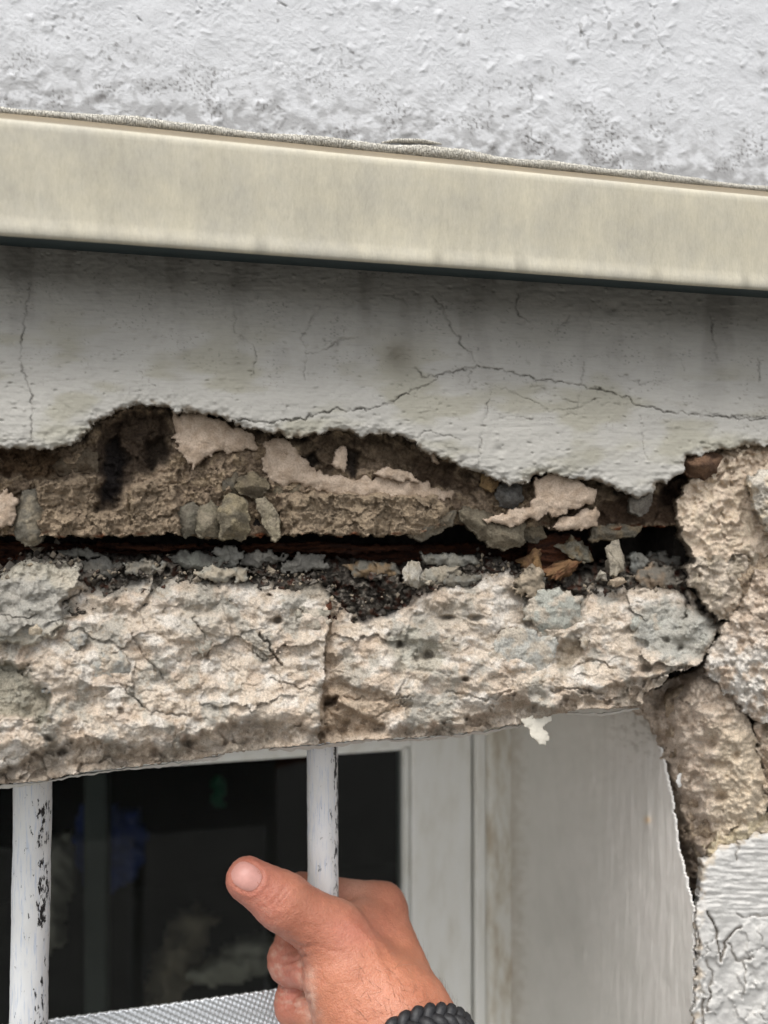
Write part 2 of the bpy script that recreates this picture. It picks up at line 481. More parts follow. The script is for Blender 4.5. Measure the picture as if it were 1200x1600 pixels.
# ------------------------------------------------------------------ outlines traced from the photograph (pixels)
EDGE = [(-2500,690),(-200,692),(0,697),(30,700),(80,702),(100,700),(130,680),(150,660),(175,645),(215,633),(260,637),(300,645),(345,655),(370,664),
        (400,668),(440,680),(475,684),(500,675),(535,671),(570,680),(600,678),(630,683),(650,697),(670,710),(700,715),(715,728),(745,737),
        (760,745),(785,753),(815,757),(835,745),(850,740),(880,745),(900,748),(930,752),(960,765),(985,775),(1005,778),(1030,760),(1060,740),
        (1080,715),(1110,705),(1150,702),(1200,697),(1400,690),(4000,690)]
GAP_TOP = [(-2500,838),(0,838),(70,838),(150,840),(270,835),(330,842),(440,838),(480,835),(600,838),(650,835),(700,822),(740,818),(820,830),
           (850,825),(900,829),(930,823),(960,827),(1060,822),(1100,815),(1400,800)]
LTOP = [(-2500,900),(-40,905),(0,896),(30,880),(60,868),(90,872),(125,872),(135,892),(170,886),(200,890),(240,880),(300,893),(330,897),(400,890),(440,895),
        (505,897),(520,915),(560,930),(610,925),(640,908),(700,898),(740,886),(790,882),(815,895),(830,908),(870,917),(930,905),(960,897),(1000,895),
        (1050,903),(1075,913),(1095,938),(1130,970),(1400,980)]
LBOT = [(-2500,1300),(-60,1240),(0,1226),(60,1222),(130,1207),(220,1197),(300,1188),(350,1178),(420,1170),(500,1163),(560,1157),(640,1153),(700,1149),
        (760,1141),(800,1133),(860,1119),(900,1110),(1000,1104),(1400,1090)]
LEDGE = [(-2500,1260),(0,1205),(60,1175),(80,1163),(150,1157),(270,1165),(320,1140),(400,1122),(500,1141),(512,1092),(545,1104),(620,1142),(720,1130),
         (800,1084),(860,1112),(900,1082),(1000,1058),(1400,1050)]
LRIGHT = [(1085,925),(1130,970),(1116,1000),(1100,1032),(1062,1052),(1012,1080),(1000,1106)]

# ------------------------------------------------------------------ upper stucco wall
xs = axis(-40, 1240, 1.9, -2600, 3200); ys = axis(-40, 345, 1.9, -3200, None)
PX, PY = grid(xs, ys)
wx = PX + 8*fbm(PX/30, PY/30, 2, 5); wy = PY + 8*fbm(PX/30, PY/30, 2, 9)
f1, f2, c1, _, _ = worley(wx/11, wy/11, 3)
g1, _, c2, _, _ = worley(wx/34, wy/34, 8)
lump = np.clip(1-f1/0.42, 0, 1)**0.7*sstep(0.62, 0.95, c1)*0.32 + np.clip(1-g1/0.26, 0, 1)**0.8*sstep(0.7, 0.95, c2)*0.65
u = (PX*0.85+PY*0.52); v = (-PX*0.52+PY*0.85)
d = -0.32*fbm(PX/60, PY/60, 3, 1) - 0.09*ridged(u/40, v/15, 3, 2)*sstep(0.25, -0.5, perlin(PX/130, PY/130, 4)) - lump
d -= 0.05*ridged(wx/11, wy/9, 3, 14) + 0.15*fbm(wx/6, wy/6, 3, 15)*sstep(-.4, .5, perlin(PX/80, PY/60, 16))
strip_y = 168 + 0.104*PX
near = PY - strip_y
for cr in ([(300,-10),(312,10),(306,25)], [(945,-5),(950,20),(948,35)], [(908,40),(920,65),(922,80)], [(1012,5),(1025,40),(1035,68)], [(820,210),(845,220),(850,235)],
           [(215,25),(225,35)], [(430,5),(450,12)]):
    d += 0.5*np.exp(-(dline(wx, wy, cr)/1.3)**2)
cols = np.ones(PX.shape+(3,))*C(200, 201, 203)
dirt = sstep(-150, 0, near)*sstep(-0.25, 0.6, fbm(PX/26, PY/20, 4, 31)+0.45*sstep(-60, 0, near)) * 0.55
dirt += 0.75*sstep(-190, -20, near)*sstep(0.15, 0.5, perlin(PX/4.5, PY/4.5, 32))*sstep(-0.1, 0.4, perlin(PX/70, PY/50, 33))
dirt += sstep(0.45, 0.6, perlin(PX/11, PY/11, 36))*sstep(0.2, 0.45, perlin(PX/120, PY/90, 37))*0.5
for (bx, by, r) in ((152,152,7),(105,110,5),(1190,82,8),(1193,112,8),(160,150,4),(540,118,3),(770,232,9),(845,123,6)):
    dirt += 0.8*np.exp(-((PX-bx)**2+(PY-by)**2)/(r*r))*(0.6+0.6*perlin(PX/4, PY/4, 39))
cols = mixc(cols, C(112, 110, 108), np.clip(dirt, 0, 0.85))
rw = empty('rendered_wall', (0, 0, ZC+0.15), 'white pebbly stucco wall above the beige metal strip', 'wall')
relief('stucco_coat', PX, PY, d, np.ones(PX.shape, bool), cols, M['stucco'], rw, skirt=(0, 0.02, 0))
MB().box(-3.2, 3.6, 0.085, 0.24, ZC-0.02, ZC+2.6).build('wall_core', M['core'], rw)

# ------------------------------------------------------------------ beige metal strip with sealant
strip = empty('metal_strip', (0, -0.014, ZC+0.12), 'long beige metal strip crossing the wall below the stucco', 'metal strip')
prof = [(0.0, .1492), (-.012, .1420), (-.0262, .1341), (-.0270, .1335), (-.0276, .1327), (-.0279, .1316), (-.0280, .1300), (-.0279, .118), (-.0278, .108),
        (-.0279, .1010), (-.0281, .0993), (-.0284, .0975), (-.0285, .0958), (-.0283, .0948), (-.0280, .0940), (-.0268, .0938)]
X = np.concatenate([np.linspace(-1.6, -.3, 40), np.linspace(-.29, .45, 420), np.linspace(.46, 1.8, 40)])
pr = np.array(prof)
V = np.zeros((len(X), len(pr), 3)); V[..., 0] = X[:, None]
wob = 0.00035*perlin(X*14, X*0, 3)[:, None]
rag = perlin(X*90, X*0+3, 6)[:, None]*0.0004 + perlin(X*300, X*0+5, 7)[:, None]*0.00025
lip = np.array([0]*9+[0.2, .6, 1, 1, 1, .6, .3])[None, :]
V[..., 1] = pr[None, :, 0] + wob + rag*lip
V[..., 2] = ZC + pr[None, :, 1] + rag*lip*0.8 + 0.0003*perlin(X*9, X*0+9, 3)[:, None]
n, k = V.shape[:2]
idx = np.arange(n*k).reshape(n, k)
Q = np.stack([idx[:-1,:-1], idx[:-1,1:], idx[1:,1:], idx[1:,:-1]], -1).reshape(-1, 4)
face_c = C(179, 173, 156); lip_c = C(190, 184, 168); top_c = C(122, 111, 92)  # top slope darkened in colour against the strong sky light on it
wgt = np.array([0,0,.1,.4,.8,.6,.1,0,0,.1,.4,.8,1,1,.8,.5])  # highlight painted along the top edge; lower lip pale with worn dust too
base = np.where(np.arange(k)[:, None] < 3, top_c[None], face_c[None])
pc = base*(1-wgt[:, None]) + lip_c[None]*wgt[:, None]
cv = np.repeat(pc[None], n, 0)*(1+0.06*perlin(X*40, X*0+2, 5))[:, None, None]
cv = cv*(1 - 0.25*lip[..., None]*sstep(0.1, 0.6, perlin(X*120, X*0, 11))[:, None, None])
link('cover_profile', mesh_np('cover_profile', V.reshape(-1, 3), Q, cv.reshape(-1, 3)), M['strip'], strip)
m = MB(); m.v = [(-1.6,-.0285,ZC+.0944),(1.8,-.0285,ZC+.0944),(1.8,.004,ZC+.1014),(-1.6,.004,ZC+.1014),(-1.6,-.0275,ZC+.1000),(1.8,-.0275,ZC+.1000),(1.8,.004,ZC+.1060),(-1.6,.004,ZC+.1060)]
m.f = [(0,3,2,1),(4,5,6,7),(0,1,5,4),(3,7,6,2)]
m.v = [(x, y+0.0012, z-0.0002) for x, y, z in m.v]
m.build('underside_strip', M['teal'], strip)
# sealant bead: lumpy wrinkled tube along the joint
X = np.concatenate([np.linspace(-1.6, -.27, 60), np.linspace(-.268, .42, 900), np.linspace(.43, 1.8, 60)])
pxx = 600 + FPX*np.tan(np.arctan2(X, DIST)-YAW)
hump = np.zeros(len(X))
for (cx, w, a) in ((210,40,1.3),(495,60,1.0),(690,60,1.7),(740,30,.7),(860,50,.8),(1010,45,1.2),(330,60,.5),(40,60,-.3),(1150,60,-.3),(590,40,.5)):
    hump += a*np.exp(-((pxx-cx)/w)**2)
rad = (1.65 + 0.75*hump + 0.22*perlin(X*70, X*0, 4))/1000
a = np.linspace(0, 2*np.pi, 16, endpoint=False)
rr = rad[:, None]*(1 + 0.05*np.sin(X*2600 + 3*perlin(X*80, X*0, 5))[:, None]*np.ones(16)[None] + 0.06*perlin(X[:, None]*300, a[None]*2, 8))
P = np.stack([X, -0.0012+0*X, ZC + .1486 + 0.45*rad + 0.0005*perlin(X*30, X*0, 2)], -1)
tube('sealant_bead', P, rr, M['bead'], strip, 16)
pp = on_y(np.linspace(596, 690, 60), np.interp(np.linspace(596, 690, 60), [596, 620, 660, 690], [223, 219.5, 220.5, 225]), -0.0008)
tube('sealant_fold', pp, 0.0009*np.sin(np.linspace(0.15, 3.0, 60))**0.6, M['bead'], strip, 10)

# ------------------------------------------------------------------ whitewashed plaster band
xs = axis(-30, 1230, 1.55, -2600, 2600); ys = np.arange(362, 800, 1.5)
PX, PY = grid(xs, ys)
n1 = fbm(PX/22, PY/22, 4, 41); n2 = fbm(PX/22, PY/22, 4, 47)
edge = curve_y(PX + 7*n1, EDGE) + 5*n2
edist = edge - PY                                    # px above the broken edge (roughly)
strip_b = 384 + 0.072*PX
v = (PY-strip_b)/330.0
d = 5.0 - 11.0*sstep(0.05, 1.05, v)                       # the band leans out towards its foot
d += 0.8*fbm(PX/170, PY/120, 3, 51)
d += 0.15*fbm(PX/70+.4*n1, PY/5, 3, 52)*sstep(-.6, .6, perlin(PX/90, PY/40, 58)) + 0.05*fbm(PX/24, PY/2.6, 2, 53)      # brush marks
d += 0.20*fbm(PX/14, PY/10, 3, 54)
f1, f2, c1, _, _ = worley(PX/17 + .3*n1, PY/11, 55)
d += 0.85*np.clip(1-f1/0.24, 0, 1)*sstep(0.72, 0.9, c1) - 0.6*np.clip(1-f1/0.3, 0, 1)*sstep(0.80, 0.92, (c1*7) % 1)
d += 2.6*np.exp(-np.clip(edist, 0, 99)/5.0)*(0.4+0.8*sstep(-.5, .6, n1)) + 0.9*sstep(40, 0, edist)*fbm(PX/16, PY/12, 3, 57)
CR = [([(365,655),(420,662),(455,658),(520,640),(575,640),(605,632),(640,612),(665,605),(690,585),(735,573),(780,578),(840,592),(905,602),(960,615),(1000,632),(1040,643),(1100,650),(1250,659)], 1.25, 1.15),
      ([(48,440),(45,470),(35,520),(30,560),(45,600),(50,630),(47,695)], 1.3, .8), ([(675,462),(690,478),(700,500),(715,528),(742,565)], 1.6, 1.0),
      ([(760,600),(800,612),(860,642),(900,640),(935,622)], 1.1, .7), ([(655,683),(665,672),(690,680),(720,685)], 1.1, .8), ([(745,745),(752,690),(757,650),(770,600)], 1.1, .6),
      ([(810,460),(805,480),(815,497),(825,503)], 1.5, .9), ([(365,470),(368,520),(385,532),(400,548),(396,585)], 1.2, .7), ([(500,480),(470,530),(480,552),(500,550),(540,528),(560,525)], 1.2, .7),
      ([(480,552),(476,595)], 1.0, .5), ([(735,573),(733,600)], 1.0, .6), ([(650,575),(660,590),(690,585)], 1.3, .9), ([(902,640),(908,600),(912,570)], 1.1, .6),
      ([(970,585),(1000,600),(1050,592)], 1.1, .6), ([(1110,490),(1112,530),(1120,560)], 1.1, .7), ([(1183,560),(1187,598)], 1.1, .7), ([(920,560),(930,553),(950,556)], 1.0, .7),
      ([(870,520),(885,500),(890,495)], 1.3, .7), ([(922,480),(922,520)], 1.1, .5), ([(1060,550),(1070,580)], 1.0, .5), ([(1000,650),(1004,690),(1012,720)], 1.0, .5),
      ([(780,650),(850,655),(900,648)], 0.9, .5), ([(1100,645),(1130,650),(1200,652)], 1.0, .7), ([(600,460),(625,466),(640,480)], 1.2, .6), ([(830,600),(880,625),(980,632)], 0.9, .5)]
crack = np.zeros(PX.shape)
cxw = PX + 4.0*fbm(PX/13, PY/13, 4, 61); cyw = PY + 4.0*fbm(PX/13, PY/13, 4, 63)
for pts, w, a in CR:
    q = np.exp(-(dline(cxw, cyw, pts)/w)**2)*a
    crack = np.maximum(crack, q*np.clip(0.75+0.6*perlin(PX/22, PY/22, 65), .45, 1.3))
crack = np.clip(crack, 0, 1.6)
d += 1.1*crack
for bx, by, r, a in ((622,550,9,1.6),(616,556,5,1.4),(955,483,8,1.5),(780,703,6,1.2),(848,612,7,.9)):
    d += a*np.exp(-(((PX-bx)/1.3)**2+(PY-by)**2)/(r*r))
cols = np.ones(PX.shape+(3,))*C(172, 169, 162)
yel = sstep(-0.1, 0.5, fbm(PX/140, PY/60, 3, 71))
cols = mixc(cols, C(156, 152, 136), 0.75*yel*sstep(0.15, 0.5, v)*sstep(1.1, .8, v))
grime_shade = sstep(-0.15, 0.65, fbm(PX/60, PY/200, 4, 72)) * sstep(0.75, 0.0, v)             # streaks of grime below the metal strip
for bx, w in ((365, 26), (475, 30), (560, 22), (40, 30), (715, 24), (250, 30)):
    grime_shade += 0.3*np.exp(-((PX-bx+14*n1)/w)**2)*sstep(0.7, 0.05, v)*(0.5+perlin(PX/10, PY/14, 75))
grime_shade = grime_shade*0.5 + 0.65*sstep(0.75, 0.0, v)  # smooth gradient paints the strip's shade on the plaster; streaks are grime
cols = mixc(cols, C(100, 96, 90), np.clip(grime_shade*0.55, 0, 0.8))
mold = sstep(0.35, 0.6, perlin(PX/5, PY/3, 77))*sstep(0.0, 0.5, fbm(PX/50, PY/26, 3, 78))*sstep(1.0, 0.2, v)
cols = mixc(cols, C(76, 74, 70), 0.5*mold)
cols = mixc(cols, C(96, 88, 70), 0.5*np.exp(-(((PX-622)/26)**2+((PY-556)/24)**2)))
cols = mixc(cols, C(62, 58, 53), np.clip(crack*0.7-.1, 0, 0.85))
edgec = sstep(9, 0, edist + 4*n2)*sstep(-.2, .5, n1+.3)
cols = mixc(cols, C(120, 108, 92), 0.8*edgec)
pb = empty('plaster_band', (0, 0, ZC+0.03), 'cracked greyish white plaster band with ragged lower edge under the strip', 'plaster')
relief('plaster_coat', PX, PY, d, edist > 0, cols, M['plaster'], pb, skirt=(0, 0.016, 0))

# ------------------------------------------------------------------ exposed masonry between plaster and gap
xs = axis(-30, 1230, 1.55, -2600, 1500); ys = np.arange(600, 880, 1.55)
PX, PY = grid(xs, ys)
n1 = fbm(PX/20, PY/20, 4, 81); n2 = fbm(PX/20, PY/20, 4, 85)
bot = curve_y(PX + 6*n1, GAP_TOP) + 4*n2
wx = PX + 9*n1; wy = PY + 9*n2
fa, ea = facets(wx/46, wy/38, 91); fb, eb = facets(wx/19, wy/17, 92); fc, ec = facets(wx/8, wy/8, 93)
d = 9.5 + 3.0*fa + 1.8*fb + 0.8*fc + 1.8*fbm(PX/50, PY/40, 4, 94) + 0.9*fbm(PX/15, PY/15, 4, 95, .65) + 0.6*grit(PX/7, PY/7, 98)*sstep(-.3, .3, n1)
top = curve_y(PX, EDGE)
d += 3.5*sstep(22, 0, PY-top)*(0.6+0.9*n1)                                    # undercut beneath the plaster edge
cols = np.ones(PX.shape+(3,))*C(158, 139, 118)
cols = mixc(cols, C(172, 152, 126), sstep(-.3, .5, fbm(PX/24, PY/24, 4, 96)))
cols = mixc(cols, C(116, 99, 82), sstep(0.1, .6, fbm(PX/18, PY/14, 4, 97))*0.9)
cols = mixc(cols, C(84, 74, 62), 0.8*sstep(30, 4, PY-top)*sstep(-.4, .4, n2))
def feat(poly, delta, soft, w=6, colr=None, cw=1.0, tilt=(0, 0)):
    global d, cols
    s = sdpoly(PX + w*n1, PY + w*n2, poly)
    m = sstep(soft, -soft, s)
    cx, cy = np.mean(np.asarray(poly), 0)
    d = d + m*(delta + tilt[0]*(PX-cx) + tilt[1]*(PY-cy))
    if colr is not None: cols = mixc(cols, colr, m*cw)
    return m
# sandy blocks of the lower course, the dark pocket and hollows
feat([(55,752),(150,742),(200,748),(205,840),(60,845)], -4.5, 4, 5, C(158,140,118), .8)
feat([(205,760),(275,735),(285,845),(205,845)], -4.5, 4, 5, C(160,142,120), .8)
feat([(440,775),(560,770),(690,775),(700,830),(640,845),(440,845)], -5, 5, 6, C(156,139,117), .8, (0, .03))
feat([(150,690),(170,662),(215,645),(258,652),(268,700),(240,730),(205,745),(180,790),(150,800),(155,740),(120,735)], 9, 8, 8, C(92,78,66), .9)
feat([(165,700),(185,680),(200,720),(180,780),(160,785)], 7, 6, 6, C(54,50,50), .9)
feat([(225,690),(262,680),(262,722),(235,740)], 6, 6, 6, C(70,60,50), .8)
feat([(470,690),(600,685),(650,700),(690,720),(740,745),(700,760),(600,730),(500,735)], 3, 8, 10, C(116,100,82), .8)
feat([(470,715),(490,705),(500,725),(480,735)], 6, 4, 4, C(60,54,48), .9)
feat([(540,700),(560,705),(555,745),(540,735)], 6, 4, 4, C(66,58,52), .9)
feat([(640,715),(700,730),(750,760),(740,780),(690,760),(640,745)], 4, 6, 8, C(104,86,70), .7)
feat([(930,790),(1060,760),(1070,820),(935,822)], 8, 6, 6, C(108,88,72), .9)
feat([(1040,735),(1070,725),(1075,800),(1030,790)], 8, 6, 6, C(84,68,58), .9)
feat([(0,700),(90,705),(100,740),(60,750),(0,740)], 6, 6, 8, C(120,96,72), .8)
cols = mixc(cols, C(128, 66, 30), sstep(9, 0, bot-PY)*sstep(.05, .5, perlin(PX/28, PY/9, 99)))
mz = empty('exposed_masonry', (0, 0.012, ZC), 'crumbling brown exposed masonry between plaster band and dark gap', 'masonry')
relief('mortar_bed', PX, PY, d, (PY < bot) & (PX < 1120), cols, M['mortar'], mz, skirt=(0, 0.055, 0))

def piece(name, poly, Y0, dome, colr, mat, parent, tilt=(0, 0), rough=0.35, skirt=12, warp=4.0, step=1.7, dw=12.0, facet=0.0, fs=16.0, col2=None, extra=None, seed=None, ext=0, skv=None, grow=0.0):
    """one traced chunk: its own outline, domed and tilted face, thickness"""
    p = np.asarray(poly, float)
    sd = seed if seed is not None else int(abs(p.sum())) % 9973
    gx, gy = grid(np.arange(p[:,0].min()-8, p[:,0].max()+8, step), np.arange(p[:,1].min()-8, p[:,1].max()+8, step))
    a = fbm(gx/17, gy/17, 4, sd, .42); b = fbm(gx/17, gy/17, 4, sd+5, .42)
    s = sdpoly(gx+warp*a, gy+warp*b, p)
    cx, cy = p.mean(0)
    dd = Y0 - dome*(1-np.exp(np.clip(s, -200, 0)/dw)) + tilt[0]*(gx-cx) + tilt[1]*(gy-cy)
    dd = dd + rough*(fbm(gx/30, gy/30, 4, sd+9)*1.5 + 0.28*fbm(gx/8, gy/8, 3, sd+11, .7))
    if name == 'chunk':                                    # sandy broken faces: rounded lumps parted by creases, then grit
        l1 = np.abs(perlin((gx+14*a)/60, (gy+14*b)/70, sd+31)); l2 = np.abs(perlin((gx+8*a)/27, (gy+8*b)/30, sd+32)); l3 = np.abs(perlin(gx/13, gy/13, sd+33))
        dd = dd + facet*(-3.2*l1 - 1.6*l2 - 0.6*l3 + 1.4) + 0.35*fbm(gx/9, gy/9, 3, sd+34, .65) + 0.3*grit(gx/6.5, gy/6.5, sd+35)
        f_, e_ = facets((gx+6*a)/(fs*1.8), (gy+6*b)/(fs*1.8), sd+3); dd = dd + 1.6*facet*f_
    elif facet:
        f_, e_ = facets((gx+6*a)/fs, (gy+6*b)/fs, sd+3); f2_, _ = facets((gx+3*a)/(fs*.4), (gy+3*b)/(fs*.4), sd+4)
        dd = dd + facet*(f_ + 0.4*f2_)
    cc = np.ones(gx.shape+(3,))*np.asarray(colr)
    if col2 is not None: cc = mixc(cc, col2, sstep(-0.25, 0.45, fbm(gx/20, gy/20, 4, sd+21)))
    if extra: dd, cc = extra(gx, gy, s, dd, cc, a, b)
    if name == 'chunk': cc = np.clip(cc*np.array([1.10, 1.10, 1.11]), 0, .8)
    return relief(name, gx, gy, dd, s < (5.0 if name == 'chunk' else grow), cc, mat, parent, skirt=skv or (0, skirt/1000, 0))

PINK = C(190, 171, 152); PINK2 = C(176, 156, 136)
for poly, y0 in (([(268,642),(300,642),(345,655),(370,668),(398,680),(405,700),(388,702),(350,708),(325,712),(300,738),(285,712),(272,695)], 7.5),
                 ([(412,690),(432,684),(456,690),(470,712),(500,738),(560,748),(610,742),(650,752),(690,765),(712,770),(700,782),(640,788),(600,780),(540,778),(500,768),(470,760),(440,758),(420,752),(408,725)], 9.0),
                 ([(520,700),(540,698),(545,722),(535,740),(518,728)], 7.0),
                 ([(600,728),(640,738),(660,755),(620,752),(585,742)], 6.5),
                 ([(835,745),(870,740),(905,748),(935,762),(930,785),(890,800),(850,806),(815,820),(775,822),(752,812),(790,798),(828,790),(835,770)], 2.0),
                 ([(880,812),(932,788),(940,806),(930,822),(890,828),(850,826)], 4.0),
                 ([(0,772),(18,766),(28,780),(20,820),(-30,832),(-60,800)], 5.5),
                 ([(672,704),(684,700),(682,728),(672,726)], 7.0)):
    piece('render_patch', poly, y0-1.0, 1.8, PINK, M['render'], mz, rough=0.5, skirt=11, warp=6, col2=PINK2, dw=7)
GREY = C(138, 136, 128); GREY2 = C(112, 110, 104); PALE = C(170, 165, 152)
for poly, y0, dm, c1_, c2_ in (
        ([(25,800),(40,768),(62,765),(66,800),(68,830),(62,846),(48,852),(30,842),(22,825)], 5, 4, GREY, PALE),
        ([(85,728),(120,702),(150,708),(152,735),(120,740),(95,742)], 9, 3, C(140,130,116), C(120,108,94)),
        ([(280,795),(300,788),(312,800),(306,830),(292,838),(280,828)], 5, 4, C(150,148,138), GREY),
        ([(312,800),(330,785),(345,800),(344,835),(318,838),(306,830)], 4, 4, C(142,138,124), PALE),
        ([(343,795),(360,775),(384,785),(388,830),(376,840),(346,838)], 1, 7, C(168,160,138), C(140,136,124)),
        ([(372,752),(392,740),(412,748),(418,762),(404,776),(384,772),(370,764)], 4, 4, C(142,134,116), C(122,116,104)),
        ([(352,745),(366,738),(374,752),(368,768),(352,764)], 7, 3, C(126,120,108), GREY2),
        ([(402,782),(412,780),(428,800),(436,838),(426,842),(412,815)], 2, 2, C(184,178,160), PALE),
        ([(388,792),(402,790),(412,822),(410,834),(390,832)], 11, 2, C(64,62,62), C(80,78,74)),
        ([(412,758),(440,755),(500,752),(508,762),(470,772),(440,776),(415,772)], 8, 1.5, C(150,142,126), C(136,128,112)),
        ([(718,800),(735,796),(780,812),(818,818),(816,850),(790,858),(765,850),(740,828),(722,815)], 4, 4, C(146,140,126), C(122,116,104)),
        ([(640,838),(660,818),(690,806),(712,800),(706,818),(680,832),(660,842)], 6, 3, C(150,142,128), GREY),
        ([(778,762),(792,755),(812,762),(816,780),(802,794),(784,788),(776,775)], 5, 4, C(138,140,142), C(118,120,122)),
        ([(755,742),(770,738),(778,752),(768,765),(756,758)], 4, 4, C(176,152,116), C(156,134,104)),
        ([(985,782),(1000,774),(1018,764),(1014,788),(1002,804),(988,798)], 3, 3, C(158,156,152), C(136,134,132)),
        ([(1066,722),(1082,708),(1110,706),(1128,716),(1124,738),(1100,748),(1075,740)], 0, 7, C(134,108,90), C(112,90,76)),
        ([(820,828),(846,826),(850,838),(836,846),(822,842)], 8, 3, C(140,132,116), GREY2),
        ([(925,826),(960,822),(1000,824),(990,836),(940,842),(926,846)], 8, 3, C(160,148,128), GREY)):
    c1_ = c1_*np.array([.74,.69,.62]); c2_ = c2_*np.array([.72,.66,.58])
    piece('stone', poly, y0+1.6, dm*1.2, c1_, M['mortar'], mz, rough=0.35, skirt=16, warp=3, col2=c2_, dw=11, facet=0.5, fs=24, grow=4.0)

# ------------------------------------------------------------------ rusted steel in the gap
sb = empty('steel_beam', (0.05, 0.03, ZC-0.012), 'rusty laminated steel beam inside the dark horizontal gap', 'beam')
def lam(gx, gy, s, dd, cc, a, b):
    L = np.floor((gy + 5*perlin(gx/60, gy/40, 7) + 2.5*perlin(gx/15, gy/9, 8))/6.5)
    return dd + 3.5*_hash(L, np.floor(gx/90+0.6*perlin(gx/30, gy/5, 3)), 5) - 1.5, cc
piece('beam_web', [(-900,846),(0,846),(300,852),(640,850),(925,846),(928,930),(-900,930)], 44, 1, C(80,40,26), M['rust'], sb, extra=lam, skirt=30, warp=2, step=2.2)
piece('rust_flake', [(370,852),(420,847),(520,846),(560,852),(640,850),(650,858),(560,866),(470,864),(380,866)], 32, 1.5, C(80,40,26), M['rust'], sb, extra=lam, skirt=10, warp=3)
piece('rust_flake', [(150,846),(230,850),(345,850),(340,858),(240,862),(150,856)], 32, 1.5, C(80,40,26), M['rust'], sb, extra=lam, skirt=10, warp=3)
piece('rust_flake', [(822,838),(870,832),(908,838),(910,880),(880,892),(850,900),(822,890)], 19, 2, C(80,40,26), M['rust'], sb, extra=lam, skirt=10, warp=3)
MB().box(-2.6, 0.6, 0.088, 0.10, ZC-0.09, ZC+0.01).build('back_plate', M['core'], sb)

# ------------------------------------------------------------------ broken concrete lintel
xs = axis(-30, 1150, 1.45, -2600, None); ys = np.arange(855, 1250, 1.45)
PX, PY = grid(xs, ys)
n1 = fbm(PX/20, PY/20, 4, 111); n2 = fbm(PX/20, PY/20, 4, 115)
ltop = curve_y(PX + 8*n1, LTOP) + 5*n2
lbot = curve_y(PX + 4*n1, LBOT) + 1.5*n2
v = (PY-ltop)/np.maximum(lbot-ltop, 50)
d = np.interp(v, [-.2, 0, .05, .15, .35, .6, .8, .9, 1.0, 1.2], [34, 22, 12, 6, 0, -5, -9, -9, -7, -6])
wx = PX + 10*fbm(PX/36, PY/36, 2, 151) + 4*n1 + 20*perlin(PX/90, PY/90, 3); wy = PY + 10*fbm(PX/36, PY/36, 2, 153) + 4*n2
fa, ea = facets((wx*.9+wy*.35)/105, (-wx*.3+wy*.95)/70, 121); fb, eb = facets((wx*.9+wy*.3)/44, wy/32, 122); fc, ec = facets((PX+5*n1)/13, (PY+5*n2)/11, 123); fd, _ = facets(PX/6, PY/6, 124)
big = fbm(PX/130, PY/90, 3, 125)
cal = sstep(-.35, .35, fbm(PX/75, PY/55, 3, 129))
lw = 16*fbm(PX/50, PY/50, 3, 161); lh = 16*fbm(PX/50, PY/50, 3, 162)
lump = np.abs(perlin((PX+lw)/95, (PY+lh)/60, 163)); lump2 = np.abs(perlin((PX+lw*.7)/42, (PY+lh*.7)/30, 164)); lump3 = np.abs(perlin((PX+3*n1)/19, (PY+3*n2)/15, 165))
d += 3.6*fa + 0.9*fb*(1-cal) + 0.25*fc + 3.5*big - 5.5*lump - 2.6*lump2*(.4+.6*cal) - 0.9*lump3 + 2.4
d += (.30+.30*cal)*fbm(PX/11, PY/10, 4, 127, .7) + 0.30*grit(PX/6.5, PY/6.5, 128)*(.3+.7*cal) + 0.5*fbm(PX/26, PY/20, 3, 166)
cols = np.ones(PX.shape+(3,))*C(209, 195, 178)
cols = mixc(cols, C(218, 210, 199), sstep(-.2, .5, fbm(PX/40, PY/30, 4, 131)))
cols = mixc(cols, C(194, 173, 152), 0.6*sstep(0.0, .55, fbm(PX/55, PY/45, 4, 132)))
cols = mixc(cols, C(176, 171, 160), 0.8*sstep(0.12, .5, fbm(PX/48, PY/60, 4, 133)))
cols = mixc(cols, C(168, 150, 128), 0.5*sstep(0.25, .6, fbm(PX/14, PY/12, 3, 134)))
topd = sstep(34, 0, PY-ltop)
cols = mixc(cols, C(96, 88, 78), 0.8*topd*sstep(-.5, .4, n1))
# ledge: the lowest strip is broken back
led = curve_y(PX + 10*n1, LEDGE) + 6*n2
low = sstep(-3, 9, PY-led)
d += low*(6 + 3*fb + 2.5*n1) - 3*low*sstep(16, 0, lbot-PY)
cols = mixc(cols, C(182, 164, 144), 0.5*low)
# the upright break near the middle, left block proud of the right one
xe = np.interp(PY, [925, 960, 1005, 1060, 1090, 1140, 1170], [516, 513, 510, 509, 501, 499, 497]) + 4*n2
rg = sstep(930, 965, PY)
dx = PX-xe
d += rg*np.where(dx > 0, 6.5*np.exp(-np.clip(dx, 0, 999)/26), -1.2*np.exp(np.clip(dx, -999, 0)/40))
cols = mixc(cols, C(176, 150, 122), 0.6*rg*np.where(dx > 0, np.exp(-np.clip(dx, 0, 999)/22), 0))
feat([(500,1070),(530,1062),(570,1078),(640,1100),(600,1135),(560,1150),(505,1145)], 5, 10, 6, C(184,160,134), .6)
feat([(506,1090),(528,1088),(526,1100),(506,1102)], 9, 4, 3, C(120,100,82), .6)
